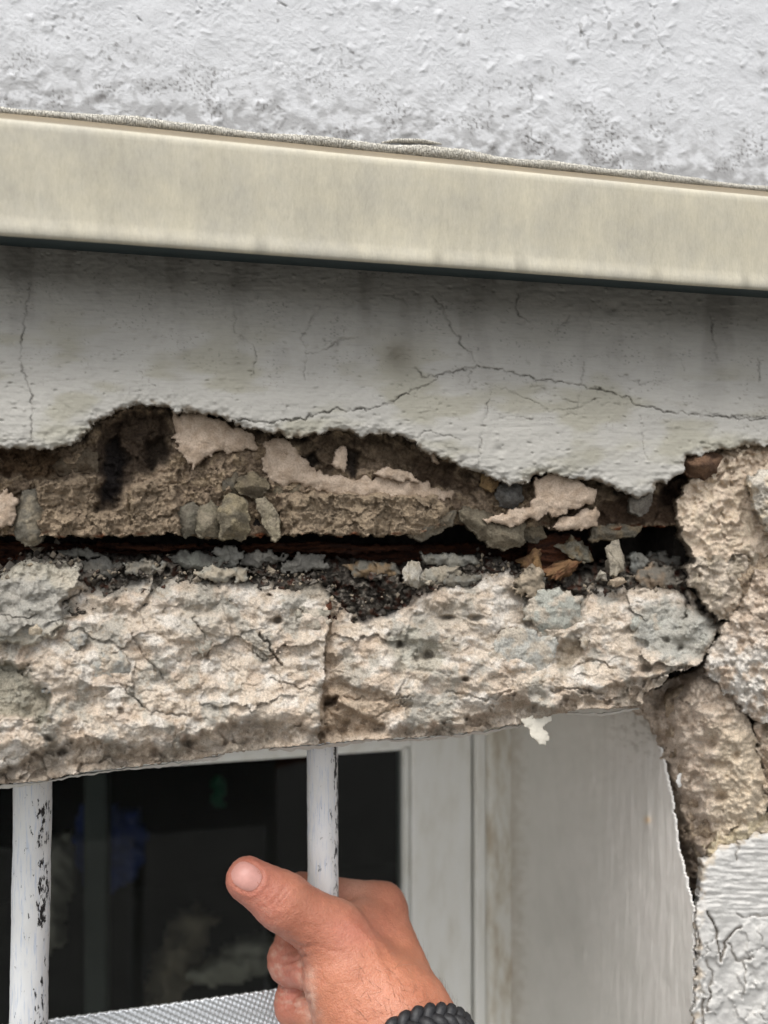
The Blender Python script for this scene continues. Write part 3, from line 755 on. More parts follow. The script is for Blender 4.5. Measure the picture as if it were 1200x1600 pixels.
# pale slab at the left end, step down to its right
feat([(-40,905),(0,893),(40,868),(122,866),(128,900),(110,930),(95,940),(100,985),(40,1010),(-40,1000)], -6, 4, 7, C(190,184,168), .75, (0, .012))
feat([(-40,905),(60,900),(110,925),(90,980),(0,1000)], 0, 8, 12, C(158,158,156), .5)
feat([(-40,1032),(10,1035),(40,1040),(48,1060),(80,1090),(70,1130),(30,1120),(-40,1110)], 8, 7, 8, C(150,146,130), .8)
feat([(125,885),(180,880),(230,905),(180,935),(140,925)], 3, 6, 8, C(130,126,118), .8)
feat([(520,905),(560,920),(640,900),(660,930),(600,968),(560,965),(525,945)], 7, 8, 8, C(96,92,88), .9)
feat([(400,890),(460,895),(520,910),(510,940),(440,920)], 2, 8, 8, C(150,140,124), .6)
feat([(640,960),(690,940),(740,935),(720,975),(660,990)], 2, 8, 8, C(160,154,142), .5)
feat([(600,990),(640,985),(690,1010),(690,1060),(620,1050)], 1.5, 8, 10, C(176,174,160), .6)
feat([(985,960),(1040,935),(1100,960),(1120,985),(1095,1030),(1040,1030),(990,1000)], -1.5, 8, 8, C(168,168,160), .8)
feat([(300,900),(350,930),(345,990),(300,1010),(280,960)], 0, 10, 12, C(168,162,150), .5)
feat([(880,1000),(905,990),(910,1020),(880,1055),(870,1035)], 4, 6, 6, C(150,138,118), .6)
for bx, by, rx, ry, a in ((432,970,8,5,6),(666,1024,9,6,6),(650,1028,6,6,4),(625,1008,5,4,4),(728,1062,6,4,5),(555,970,4,4,4),(420,930,5,3,3),(985,985,10,6,3.5),(100,1175,10,6,5),(740,965,14,4,4),
                          (1040,1000,6,4,3),(1062,1012,5,4,3),(700,965,12,4,4),(610,990,5,4,3),(295,1160,16,5,3),(1010,1045,9,6,4),(75,1155,7,5,4),(190,1110,7,5,3)):
    q = np.exp(-(((PX-bx+3*n1)/rx)**2+((PY-by+3*n2)/ry)**2)**1.5)
    d += a*q; cols = mixc(cols, C(104, 94, 80), 0.5*q)
cw_ = PX + 4*fbm(PX/11, PY/11, 3, 141); cz_ = PY + 4*fbm(PX/11, PY/11, 3, 143)
for pts, w, a in (([(405,990),(420,1005),(432,1030),(440,1040)], 1.8, 4), ([(432,1030),(410,1032),(395,1018)], 1.2, 2), ([(100,938),(125,930),(130,922)], 2, 4), ([(96,940),(98,980),(80,992)], 1.6, 2.5),
                  ([(205,990),(230,1030),(255,1060)], 1.8, 2), ([(300,965),(320,990),(325,1030)], 1.6, 2), ([(1058,905),(1072,930),(1075,955),(1068,965)], 2.2, 5), ([(900,1040),(930,1030),(960,1045)], 1.6, 2),
                  ([(860,1080),(900,1075),(940,1085)], 2, 3), ([(540,1090),(600,1095),(640,1088)], 1.4, 2), ([(190,1070),(230,1110),(300,1120)], 1.5, 2), ([(700,1080),(760,1095),(800,1080)], 1.6, 2),
                  ([(1020,1060),(1060,1045),(1080,1040)], 2.5, 4), ([(420,1060),(470,1075),(500,1072)], 1.3, 1.5), ([(565,1130),(640,1095)], 1.2, 1.5), ([(0,960),(40,968),(60,960)], 1.2, 1.5)):
    d += a*np.exp(-(dline(cw_, cz_, pts)/w)**2)
d = np.minimum(d, 45)
lin_ = empty('concrete_lintel', (0, 0.0, ZC-0.1), 'broken cream concrete lintel bulging above the barred window', 'lintel')
mask = (PY > ltop) & (PY < lbot) & (sdpoly(PX+6*n1, PY+6*n2, [(1000,1112)]+LRIGHT[::-1]+[(1085,840),(-3000,840),(-3000,1330),(900,1330)], 4000) < 0)
relief('concrete_body', PX, PY, d, mask, cols, M['concrete'], lin_, skirt=(0, 0.05, 0))
# grey aggregate exposed in the concrete
BLUE = C(182, 180, 172); BLUE2 = C(160, 157, 148)
for poly, y0, dm, c1_, c2_ in (
        ([(768,1000),(790,978),(812,976),(840,985),(870,1000),(872,1022),(850,1048),(835,1068),(795,1072),(765,1062),(760,1035)], -1.5, 2, BLUE, C(166,164,156)),
        ([(815,965),(835,925),(880,918),(915,935),(912,965),(880,992),(850,992),(838,978)], 0, 3, C(176,176,166), C(160,158,150)),
        ([(105,1000),(118,990),(134,990),(136,1004),(118,1016),(104,1012)], -1, 2, C(174,172,165), BLUE2),
        ([(120,1040),(150,1030),(165,1018),(188,1016),(200,1030),(200,1055),(180,1066),(150,1068),(125,1062)], -2.5, 2.5, C(172,170,162), C(156,152,140)),
        ([(68,1080),(85,1062),(104,1048),(108,1056),(90,1078),(72,1084)], -4, 2, C(178,182,182), BLUE2),
        ([(466,955),(480,948),(512,952),(512,980),(490,985),(462,965)], 2, 1.5, C(164,158,144), C(150,144,132)),
        ([(1000,955),(1030,960),(1040,990),(1010,1000),(985,985),(985,965)], 0, 2.5, C(178,178,168), C(160,160,152)),
        ([(690,1000),(708,996),(718,1008),(708,1020),(692,1016)], -2, 2.5, C(196,186,168), PALE),
        ([(300,985),(325,990),(330,1015),(315,1030),(300,1010)], -1, 2, C(190,184,170), PALE),
        ([(905,1000),(918,992),(924,1005),(914,1016),(904,1012)], -3, 2, C(170,156,136), PALE)):
    piece('stone', poly, y0, dm, c1_, M['concrete'], lin_, rough=0.55, skirt=14, warp=8, col2=C(194,183,167), dw=12, facet=0.5, fs=30)
# rusty rebar end in the upright break
pp = on_y(np.array([512.5, 513, 512, 512.5]), np.array([935, 950, 962, 976]), np.array([.010, .006, .005, .009]))
tube('rebar_stub', pp, np.array([.0014, .0016, .0014, .0006]), M['rust'], lin_, 8)
DEB = [(-900,895),(0,888),(40,864),(90,862),(135,864),(200,868),(260,866),(330,858),(380,862),(440,870),(520,872),(580,878),(640,880),(700,868),(780,868),(815,888),(850,896),(900,884),(935,878),(985,868),(1030,866),(1070,880),(1100,915)]
gx, gy = grid(axis(-20, 1110, 1.7, -900, None), np.arange(845, 985, 1.6))
a = fbm(gx/14, gy/14, 4, 521); b = fbm(gx/14, gy/14, 4, 522)
dt = curve_y(gx+8*a, DEB) + 6*b
f1_, e1_ = facets((gx+9*a)/30, (gy+9*b)/17, 523); f2_, e2_ = facets((gx+5*a)/12, (gy+5*b)/9, 524)
dd = np.interp(gy-dt, [-5, 0, 12, 40, 100], [34, 27, 16, 11, 11]) + 7*f1_ + 1.8*f2_ + 0.9*fbm(gx/8, gy/8, 3, 525)
wl_ = _hash(np.floor((gx+9*a)/16), np.floor((gy+9*b)/12), 7)
cc = mixc(np.ones(gx.shape+(3,))*C(82, 76, 69), C(132, 125, 114), sstep(.0, .5, b+.6*(wl_-.5)))
cc = mixc(cc, C(78, 46, 32), sstep(.15, .5, a)*.8)
relief('debris_bed', gx, gy, dd, (gy > dt) & (gx < 1100), cc, M['mortar'], lin_, skirt=(0, .03, 0))
# wedged slate and concrete flakes on top of the lintel
for poly, y0, t_, c1_, c2_ in (
        ([(88,862),(120,855),(150,862),(168,866),(150,872),(100,872)], 16, .05, C(120,118,110), GREY2),
        ([(130,878),(165,872),(190,884),(182,900),(150,905),(128,895)], 12, .05, C(112,108,100), GREY2),
        ([(262,872),(300,862),(335,868),(366,884),(340,894),(290,892)], 12, .06, C(118,118,110), C(98,96,90)),
        ([(328,862),(352,852),(378,862),(380,880),(356,880)], 13, .05, C(150,148,140), GREY),
        ([(376,866),(412,862),(442,866),(440,876),(396,886),(376,882)], 12, .05, C(120,117,110), C(102,99,93)),
        ([(440,878),(470,868),(506,868),(516,888),(480,894),(440,892)], 11, .05, C(122,119,112), C(104,101,95)),
        ([(535,884),(570,876),(620,880),(626,896),(600,906),(560,902)], 12, .05, C(118,114,104), C(150,126,96)),
        ([(655,868),(700,866),(742,870),(748,880),(700,884),(660,880)], 13, .05, C(150,146,134), GREY),
        ([(650,900),(690,884),(720,886),(715,902),(690,912),(655,912)], 10, .05, C(170,160,142), PALE),
        ([(690,905),(730,900),(755,898),(740,912),(700,916)], 8, .05, C(126,120,108), GREY),
        ([(985,868),(1002,862),(1010,880),(1000,900),(985,895)], 12, .05, C(142,142,136), GREY),
        ([(992,900),(1015,880),(1040,888),(1060,910),(1040,920),(1005,918)], 7, .05, C(122,116,106), C(150,132,112)),
        ([(1010,868),(1040,864),(1062,876),(1058,892),(1030,890)], 22, .05, C(118,116,110), GREY2),
        ([(818,890),(832,880),(850,900),(848,925),(825,935),(800,925)], 3, .03, C(184,168,146), C(150,138,120)),
        ([(195,884),(232,874),(262,884),(250,897),(210,898)], 10, .05, C(148,140,126), GREY),
        ([(300,890),(345,886),(390,893),(380,906),(320,906)], 7, .05, C(190,178,158), PALE)):
    c1_ = c1_*.72; c2_ = c2_*.72
    piece('fragment', poly, y0, 2.0, c1_, M['stone'], lin_, tilt=(0, -t_), rough=0.5, skirt=14, warp=7, col2=c2_, dw=6, facet=1.5, fs=20, grow=2)
# paint skin left along the bottom edge
def skinstrip(pts, wob, w, y0, seed):
    p = np.asarray(pts, float); xx = np.arange(p[0,0], p[-1,0], 1.6)
    yy = np.interp(xx, p[:,0], p[:,1]) + wob*fbm(xx/17, xx*0, 3, seed)
    k = 6; tt = np.linspace(0, 1, k)
    ww = w*(0.55+0.6*np.abs(fbm(xx/26, xx*0+4, 3, seed+1)))*np.sin(np.linspace(0.05, 3.09, len(xx)))**.4
    GX = np.repeat(xx[:, None], k, 1).T; GY = (yy[:, None] + ww[:, None]*(tt[None]-.5)).T
    dd = y0 + 5*tt[:, None] + 1.2*fbm(GX/20, GY/20, 2, seed+2)
    relief('paint_flake', GX, GY, dd, np.ones(GX.shape, bool), np.ones(GX.shape+(3,))*C(206,204,198), M['stucco'], lin_, skirt=(0, 0.004, 0.0004))
skinstrip([(-60,1241),(0,1230),(62,1224)], 2, 7, 0, 3)
skinstrip([(190,1202),(260,1196),(345,1183)], 2, 6, 2, 5)
skinstrip([(300,1189),(340,1185),(352,1178)], 2, 8, 0, 7)
skinstrip([(420,1172),(500,1167),(560,1160),(590,1154)], 2, 8, 1, 9)
skinstrip([(590,1157),(660,1156),(720,1149),(770,1143),(860,1124)], 2, 6, 1, 11)
skinstrip([(880,1115),(940,1117),(1000,1107)], 1.5, 6, 2, 13)
skinstrip([(60,1223),(130,1211),(190,1203)], 2, 4, 2, 15)
piece('paint_flake', [(812,1122),(852,1112),(862,1122),(848,1136),(860,1146),(854,1168),(842,1164),(830,1150),(824,1138)], -4, 1, C(214,208,194), M['stucco'], lin_, skirt=1.5, warp=4, rough=.3, tilt=(.05, -.04))
# soffit (painted underside) that carries on to the window
s0 = on_y(-2000, 1228, 0.012)
m = MB(); zl = lambda x: ZC - 0.1030 + 0.040*x
xl, xr = -2.4, 0.206
m.v = [(xl,.03,zl(-.3)),(xr,.03,zl(xr)),(xr,.26,zl(xr)),(xl,.26,zl(-.3)),(xl,.03,zl(-.3)+.02),(xr,.03,zl(xr)+.02),(xr,.26,zl(xr)+.02),(xl,.26,zl(-.3)+.02)]
m.v.insert(0, None); m.v = m.v[1:]
m.f = [(0,3,2,1),(4,5,6,7),(0,1,5,4),(1,2,6,5),(2,3,7,6),(3,0,4,7)]
m.build('soffit', M['frame'], lin_)

# ------------------------------------------------------------------ loose rubble in the gap
def rock(name, px, py, Y, size, colr, col2, label, seed, group='loose rubble in the gap', mat='concrete', rot=0.0, cat='rubble', sub=2):
    rnd = np.random.RandomState(seed)
    pts = rnd.normal(size=(11, 3)); pts /= np.linalg.norm(pts, axis=1)[:, None]
    pts *= (0.75+0.35*rnd.rand(11))[:, None]*np.asarray(size)[None]/2000.0
    c, s_ = cos(rot), sin(rot)
    pts = np.stack([pts[:,0]*c - pts[:,2]*s_, pts[:,1], pts[:,0]*s_ + pts[:,2]*c], -1)
    bm = bmesh.new()
    for p in pts: bm.verts.new(p.tolist())
    r = bmesh.ops.convex_hull(bm, input=bm.verts[:])
    bmesh.ops.delete(bm, geom=[v for v in bm.verts if not v.link_faces], context='VERTS')
    bmesh.ops.bevel(bm, geom=bm.edges[:], offset=min(size)*0.00004, segments=2, profile=.6, affect='EDGES', clamp_overlap=True)
    bmesh.ops.triangulate(bm, faces=bm.faces[:])
    for _ in range(sub): bmesh.ops.subdivide_edges(bm, edges=[e for e in bm.edges if e.calc_length() > 0.0009], cuts=1)
    bmesh.ops.triangulate(bm, faces=bm.faces[:])
    me = bpy.data.meshes.new(name); bm.to_mesh(me); bm.free()
    nv = len(me.vertices); co = np.empty(nv*3, np.float32); me.vertices.foreach_get('co', co); co = co.reshape(-1, 3).astype(float)
    q = 0.2*min(size)/1000*fbm(co[:,0]*500+seed, (co[:,2]+co[:,1]*.7)*500, 3, seed)
    co += q[:, None]*co/np.maximum(np.linalg.norm(co, axis=1), 1e-6)[:, None]
    P = on_y(px, py, Y/1000.0)
    co += P
    me.vertices.foreach_set('co', co.astype(np.float32).ravel())
    w = sstep(-.25, .4, fbm(co[:,0]*260, co[:,2]*260, 3, seed+3))
    cc = np.asarray(colr)[None]*(1-w[:, None]) + np.asarray(col2)[None]*w[:, None]
    at = me.attributes.new('albedo', 'FLOAT_COLOR', 'POINT')
    c4 = np.ones((nv, 4), np.float32); c4[:, :3] = cc; at.data.foreach_set('color', c4.ravel())
    me.polygons.foreach_set('use_smooth', np.full(len(me.polygons), True)); me.update()
    o = link(name, me, M[mat])
    return tag(o, label, cat, group)
ORANGE = C(130, 100, 70); OR2 = C(104, 78, 58)
rock('stone_chip', 646, 899, 4, (10, 9, 14), C(196,190,178), C(176,166,148), 'white chip standing upright on the lintel beside the dark hollow', 11)
rock('stone_chip', 876, 889, 9, (25, 12, 11), ORANGE, C(120,84,60), 'orange rust stained stone lying in the gap, the wider of two', 12, rot=.25)
rock('stone_chip', 832, 876, 10, (15, 12, 14), C(146,116,80), OR2, 'small orange stained stone at the left end of the rusty pocket', 13)
rock('stone_chip', 898, 862, 12, (20, 12, 17), C(142,138,124), C(120,104,78), 'grey stone with rust tint leaning in the gap above the orange stone', 14, rot=-.5)
rock('stone_chip', 961, 873, 6, (13, 11, 22), C(176,166,148), C(150,142,128), 'tall pale lump standing in the gap near the right pier', 15, rot=.1)
rock('stone_chip', 940, 901, 5, (7, 6, 6), C(192,184,168), C(160,152,140), 'small whitish pebble at the foot of the tall pale lump', 16)
rock('stone_chip', 967, 910, 3, (9, 7, 6.5), C(196,178,156), C(176,160,138), 'beige pebble just right of the whitish pebble on the lintel edge', 17)
rock('stone_chip', 841, 905, 7, (8, 6, 6), C(136,132,122), C(110,106,98), 'grey pebble below the small orange stained stone', 18)
rock('stone_chip', 668, 910, 5, (5, 4, 3), C(206,196,178), C(190,178,158), 'tiny cream chip beside the white upright chip', 19)
rock('stone_chip', 55, 985, -9.5, (5, 4, 5), C(200,186,164), C(186,170,146), 'small cream crumb stuck on the pale left slab', 20)
# fine crumbs along the top edge of the lintel: too many to count
rnd = np.random.RandomState(5)
V = []; Fc = []; CC = []
for i in range(700):
    px = rnd.uniform(0, 1060); yt = float(curve_y(np.array(px), LTOP))
    py = yt + rnd.normal(0, 9); Yd = np.interp(py-yt, [-12, 0, 14, 40], [20, 12, 7, 3]) + rnd.normal(0, .8)
    r = abs(rnd.normal(0, 1)) * 0.0005 + 0.0003
    P = on_y(px, py, Yd/1000.0)
    o_ = rnd.normal(size=(6, 3)); base_ = np.array([[1,0,0],[-1,0,0],[0,1,0],[0,-1,0],[0,0,1],[0,0,-1.]])
    q = (base_ + 0.3*o_)*r + P
    n0 = len(V); V += q.tolist()
    Fc += [(n0+a_, n0+b_, n0+c_) for a_, b_, c_ in ((0,2,4),(2,1,4),(1,3,4),(3,0,4),(2,0,5),(1,2,5),(3,1,5),(0,3,5))]
    c_ = [C(150,138,120), C(106,100,92), C(80,74,68), C(132,122,108)][rnd.randint(4)]
    CC += [c_]*6
o = link('crumbs', mesh_np('crumbs', np.array(V), np.array(Fc), np.array(CC), False), M['stone'])
tag(o, 'fine grey and cream crumbs along the top edge of the lintel', 'crumbs', kind='stuff')

# ------------------------------------------------------------------ right pier: cracked chunks, plaster, reveal
pier = empty('masonry_pier', (0.24, 0.0, ZC-0.1), 'cracked masonry pier at the right with split chunks and flaking white plaster', 'pier')
XREV = 0.208
gx, gy = grid(np.concatenate([np.arange(1040, 1240, 2.0), np.linspace(1245, 1450, 26)]), np.arange(690, 1420, 2.0))
a = fbm(gx/17, gy/17, 4, 501); b = fbm(gx/17, gy/17, 4, 502)
lx = np.interp(gy, [690, 790, 830, 880, 930, 970, 1000, 1030, 1050, 1075, 1100, 1190, 1250, 1320, 1390, 1420], [1050, 1066, 1074, 1086, 1108, 1136, 1122, 1106, 1086, 1044, 1020, 1042, 1054, 1065, 1086, 1090]) + 3*a
q = np.clip((gx-lx)/90, 0, 1)
dd = np.interp(q, [0, .2, .5, 1], [29, 14, 7, 4]) + 26*np.exp(-(dline(gx+4*a, gy+4*b, [(1100,1044),(1116,1060),(1140,1090),(1166,1122),(1184,1160),(1196,1210),(1215,1260)])/9)**2) - 8*sstep(840, 900, gy)*sstep(1180, 1120, gy)*sstep(1120, 1170, gx) + 3*facets((gx+8*a)/30, (gy+8*b)/26, 503)[0] + 1.5*fbm(gx/14, gy/14, 4, 504)
cc = mixc(np.ones(gx.shape+(3,))*C(176, 158, 136), C(150, 133, 114), sstep(-.2, .5, b))
relief('mortar_mass', gx, gy, dd, gx > lx, cc, M['mortar'], pier, skirt=(0, .05, 0))
CREAM = C(204, 190, 168); SAND = C(190, 172, 153); WHITE = C(188, 186, 182)
def folds(gx, gy, s, dd, cc, a, b):
    u = (gx-1200)*0.55 + (gy-700)*0.83
    f = ridged(u/52+0.35*a, (gx-gy)/150, 2, 7)
    dd = dd + 2.6*f + 1.4*sstep(800, 740, gy)*fbm(gx/20, gy/20, 3, 5)
    return dd, mixc(cc, C(132, 112, 92), 0.8*sstep(745, 705, gy+10*a)*sstep(-.3, .3, b))
piece('chunk', [(1060,790),(1085,748),(1112,722),(1130,710),(1160,700),(1240,692),(1450,690),(1450,850),(1230,856),(1180,872),(1150,858),(1128,880),(1108,872),(1090,868),(1072,840),(1066,815)], 0, 3.5, C(198,181,161), M['render'], pier, tilt=(-.03, -.03), rough=.6, skirt=50, warp=6, col2=C(204,188,166), dw=14, facet=0.8, fs=40, extra=folds)
piece('chunk', [(1174,748),(1200,736),(1450,722),(1450,815),(1240,838),(1206,830),(1192,800),(1180,775)], -11, 3, C(200,192,178), M['concrete'], pier, rough=1.0, skirt=30, warp=6, col2=CREAM, dw=8, facet=1.0, fs=22)
piece('chunk', [(1078,888),(1090,876),(1120,872),(1150,864),(1182,860),(1192,880),(1176,912),(1160,935),(1146,962),(1128,966),(1110,945),(1098,925),(1084,912)], 0, 4, C(198,185,168), M['concrete'], pier, rough=1.2, skirt=45, warp=6, col2=C(172,160,142), dw=12, facet=2.0, fs=26)
piece('chunk', [(1190,835),(1240,835),(1240,870),(1205,878),(1188,858)], 6, 3, C(150,138,122), M['mortar'], pier, rough=1.0, skirt=30, warp=6, dw=9, facet=1.6, fs=18)
def cface(gx, gy, s, dd, cc, a, b):
    w = sstep(960, 1040, gy + 14*a)*sstep(-.3, .25, fbm(gx/26, gy/26, 3, 3)+.15)
    return dd + 1.5*ridged(gx/22, gy/30, 3, 9), mixc(cc, C(212, 208, 200), 0.8*w)
piece('chunk', [(1450,850),(1240,858),(1206,880),(1188,898),(1170,928),(1152,962),(1138,978),(1120,1006),(1106,1030),(1108,1046),(1128,1066),(1150,1090),(1172,1116),(1200,1126),(1240,1150),(1450,1180)], -9, 4.5, C(202,186,168), M['concrete'], pier, tilt=(-.02, -.02), rough=1.6, skirt=55, warp=8, col2=SAND, dw=16, facet=1.1, fs=34, extra=cface)
def dface(gx, gy, s, dd, cc, a, b):
    lx = np.interp(gy, [1050,1110,1190,1250,1320,1390], [1062,1022,1040,1052,1063,1083])
    q = np.clip((gx-lx)/110, 0, 1)
    dd = dd + np.interp(q, [0, .3, .7, 1], [26, 9, -1, -4]) + 2.5*fbm(gx/24, gy/30, 3, 44)*sstep(.6, .1, q)
    for bx, by, r, am in ((1112,1165,8,5),(1125,1245,9,6),(1085,1260,10,5),(1150,1180,7,4),(1100,1300,14,6),(1092,1345,10,6)):
        dd = dd + am*np.exp(-((gx-bx)**2+(gy-by)**2)/(r*r))
    cc = mixc(cc, C(206,190,166), 0.8*sstep(1090, 1140, gx+16*a)*sstep(1080, 1180, gy))
    cc = mixc(cc, C(120,104,86), 0.7*sstep(1180, 1330, gy+14*b)*sstep(1110, 1070, gx-12*a))
    return dd, cc
piece('chunk', [(990,1104),(994,1094),(1012,1088),(1040,1074),(1080,1054),(1102,1044),(1118,1062),(1142,1092),(1168,1128),(1182,1180),(1194,1232),(1196,1262),(1178,1276),(1130,1300),(1108,1328),(1094,1360),(1088,1396),(1078,1388),(1066,1332),(1052,1250),(1038,1170),(1020,1128),(1004,1112)], 0, 2, C(202,187,170), M['concrete'], pier, rough=1.6, skirt=40, warp=6, col2=C(178,161,143), dw=9, facet=1.0, fs=30, extra=dface)
piece('chunk', [(1190,1130),(1240,1150),(1450,1170),(1450,1282),(1240,1286),(1208,1278),(1200,1240),(1192,1190),(1178,1140)], -2, 5, C(186,166,146), M['concrete'], pier, rough=1.4, skirt=40, warp=6, col2=C(206,190,170), dw=10, facet=1.6, fs=24)
piece('chunk', [(1108,1330),(1130,1302),(1178,1278),(1240,1266),(1450,1262),(1450,1310),(1240,1310),(1180,1318),(1130,1338),(1112,1345)], 0, 3, C(196,182,154), M['concrete'], pier, rough=1.2, skirt=20, warp=7, col2=CREAM, dw=8, facet=1.2, fs=20)
def pface(gx, gy, s, dd, cc, a, b):
    t = fbm(gx/40, gy/5, 3, 5)
    dd = dd + 0.5*t*sstep(1460, 1400, gy) + 0.5*fbm(gx/18, gy/30, 3, 6)*sstep(1420, 1480, gy)
    cwx = gx+4*a; cwy = gy+4*b; ck = np.zeros(gx.shape)
    for pts, w, am in (([(1105,1425),(1118,1450),(1122,1480),(1128,1500),(1140,1460),(1160,1448)], 1.6, 1.5), ([(1085,1440),(1092,1460),(1090,1500)], 1.4, 1.2), ([(1105,1500),(1112,1530),(1105,1580)], 1.6, 1.0),
                       ([(1160,1500),(1165,1530),(1160,1560)], 1.4, .8), ([(1100,1560),(1096,1600)], 2, 1.4), ([(1150,1430),(1200,1432)], 1.3, .7), ([(1140,1475),(1150,1500),(1178,1495)], 1.3, .9), ([(1140,1310),(1155,1325),(1150,1345)], 1.3, .8)):
        ck = np.maximum(ck, am*np.exp(-(dline(cwx, cwy, pts)/w)**2))
    dd = dd + 1.8*ck
    f1_, f2_, c_, _, _ = worley((gx+8*a)/26, (gy+8*b)/30, 17)
    dd = dd - 1.3*sstep(.62, .64, c_)*sstep(.02, .12, f2_-f1_)*sstep(1420, 1470, gy)
    cc = mixc(cc, C(178,164,144), 0.7*sstep(14, 2, -s+6*a)*sstep(-.2, .3, b))
    return dd, mixc(cc, C(110,98,84), np.clip(.5*ck, 0, .7))
piece('plaster_coat', [(1090,1408),(1092,1370),(1100,1345),(1118,1326),(1150,1312),(1200,1298),(1240,1290),(1450,1270),(1450,1800),(1085,1800),(1083,1640),(1085,1560),(1088,1500),(1084,1440)], -3, 2.5, WHITE, M['stucco'], pier, rough=.4, skirt=18, warp=5, dw=5, step=2.0, extra=pface, facet=.15, fs=40)
piece('paint_chip', [(1058,1212),(1064,1206),(1070,1216),(1068,1228),(1060,1230),(1056,1222)], 12, 1, C(208,207,204), M['stucco'], pier, skirt=1.2, warp=2, rough=.2)
MB().box(XREV+0.012, 3.0, 0.034, 0.26, 0.0, ZC+0.02).build('pier_core', M['core'], pier)
MB().box(XREV+.0015, 0.335, -.003, .033, 0.0, ZC-.306).build('plaster_beyond', M['frame'], pier)
MB().box(0.335, 3.0, -0.004, 0.034, 0.0, ZC+0.02).build('plaster_beyond', M['frame'], pier)
# reveal: painted side of the opening, on the plane X = XREV
REDGE = [(1000,1080),(1004,1108),(1024,1138),(1038,1188),(1051,1250),(1060,1318),(1074,1380),(1085,1420),(1084,1500),(1083,1600),(1083,2600)]
gx, gy = grid(np.concatenate([np.arange(780, 1092, 1.8)]), np.concatenate([np.arange(1101, 1640, 1.8), np.linspace(1645, 2600, 40)]))
a = fbm(gx/13, gy/13, 4, 301)
ex = np.interp(gy, [p[1] for p in REDGE], [p[0] for p in REDGE]) + 2.0*a
sx = ex-gx
dd = 0.30*fbm(gx/9, gy/90, 3, 303)*sstep(870, 980, gx) + 0.5*fbm(gx/60, gy/80, 3, 304) - 0.5*np.exp(-sx/3.0) 
dd += 0.7*np.clip(fbm(gx/22, gy/22, 3, 305), 0, 2)*sstep(1210, 1120, gy)*sstep(930, 1000, gx)
for bx, by, r, am in ((912,1490,5,.7),(1012,1281,6,.9),(926,1215,4,.6)):
    dd -= am*np.exp(-(((gx-bx)/.6)**2+((gy-by)/2)**2)/(r*r))
cc = np.ones(gx.shape+(3,))*C(210, 207, 201)
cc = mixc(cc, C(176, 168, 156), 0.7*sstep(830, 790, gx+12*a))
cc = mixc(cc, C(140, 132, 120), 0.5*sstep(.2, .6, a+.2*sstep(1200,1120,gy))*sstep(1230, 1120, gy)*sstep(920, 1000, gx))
cc = mixc(cc, C(218, 216, 212), sstep(4.5, 1.5, sx))
cc = mixc(cc, C(214, 190, 158), np.exp(-((gx-1012)**2+(gy-1281)**2)/30.0))
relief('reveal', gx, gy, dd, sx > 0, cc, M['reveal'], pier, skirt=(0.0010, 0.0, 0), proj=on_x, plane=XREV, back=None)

# ------------------------------------------------------------------ window at the back of the opening
win = empty('window', (0, 0.24, ZC-0.7), 'white painted window frame with dark glass behind the bars', 'window')
YW = 0.233; z0, z1 = ZC-0.72, ZC-0.09
MB().box(.1345, .1812, YW, YW+.04, z0, z1).build('stile', M['frame'], win, .0015)
MB().box(.1305, .1350, YW+.006, YW+.034, z0, ZC-.176).build('glazing_bead', M['frame'], win, .003)
MB().box(-1.1, .1347, YW+.001, YW+.039, ZC-.1745, z1).build('head_rail', M['frame'], win, .0015)
MB().box(-1.1, .1308, YW+.007, YW+.033, ZC-.1790, ZC-.1740).build('glazing_bead', M['frame'], win, .002)
MB().box(-1.1, .1332, YW+.001, YW+.039, z0, ZC-.64).build('bottom_rail', M['frame'], win, .0015)
MB().box(-1.1, -1.04, YW, YW+.04, z0, z1).build('stile', M['frame'], win, .0015)
MB().box(.1826, .1905, YW-.006, YW+.04, z0, z1).build('casing', M['frame'], win, .0015)
MB().box(.1905, XREV+.004, YW-.012, YW+.04, z0, z1).build('casing', M['stain'], win, .003)
MB().box(-1.08, .1325, YW+.018, YW+.022, ZC-.66, ZC-.170).build('pane', M['glass'], win)

# ------------------------------------------------------------------ the dim room
room = MB()
def quad(*p):
    n = len(room.v); room.v += list(p); room.f.append(tuple(range(n, n+4)))
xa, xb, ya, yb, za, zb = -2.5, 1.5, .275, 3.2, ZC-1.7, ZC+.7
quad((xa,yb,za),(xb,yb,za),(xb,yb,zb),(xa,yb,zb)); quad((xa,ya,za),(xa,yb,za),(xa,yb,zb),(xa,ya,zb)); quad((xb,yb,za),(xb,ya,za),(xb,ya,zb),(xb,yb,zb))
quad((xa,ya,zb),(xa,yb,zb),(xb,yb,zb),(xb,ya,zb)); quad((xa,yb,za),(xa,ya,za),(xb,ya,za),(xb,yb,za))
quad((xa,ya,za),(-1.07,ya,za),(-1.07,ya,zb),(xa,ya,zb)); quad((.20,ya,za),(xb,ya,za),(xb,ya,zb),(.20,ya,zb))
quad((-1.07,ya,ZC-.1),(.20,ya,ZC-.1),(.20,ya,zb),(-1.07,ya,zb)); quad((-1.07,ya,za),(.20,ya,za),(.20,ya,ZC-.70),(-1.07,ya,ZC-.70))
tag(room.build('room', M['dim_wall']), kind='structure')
MB().box(-2.6, -1.08, -0.004, .26, 0, ZC-.09).build('wall_beyond', M['frame'])
tag(bpy.data.objects['wall_beyond'], 'white rendered wall left of the window opening', 'wall')
MB().box(-1.1, XREV, 0.0, .26, ZC-.78, ZC-.70).build('window_sill', M['frame'], win, .004)
MB().box(-1.08, XREV+.02, -.002, .26, 0, ZC-.79).build('wall_below', M['frame'])
tag(bpy.data.objects['wall_below'], 'white rendered wall below the window sill', 'wall')
P0 = on_y(130, 1400, .36); P1 = on_y(167, 1400, .36)  # added upright in place of a faint strip in the glass
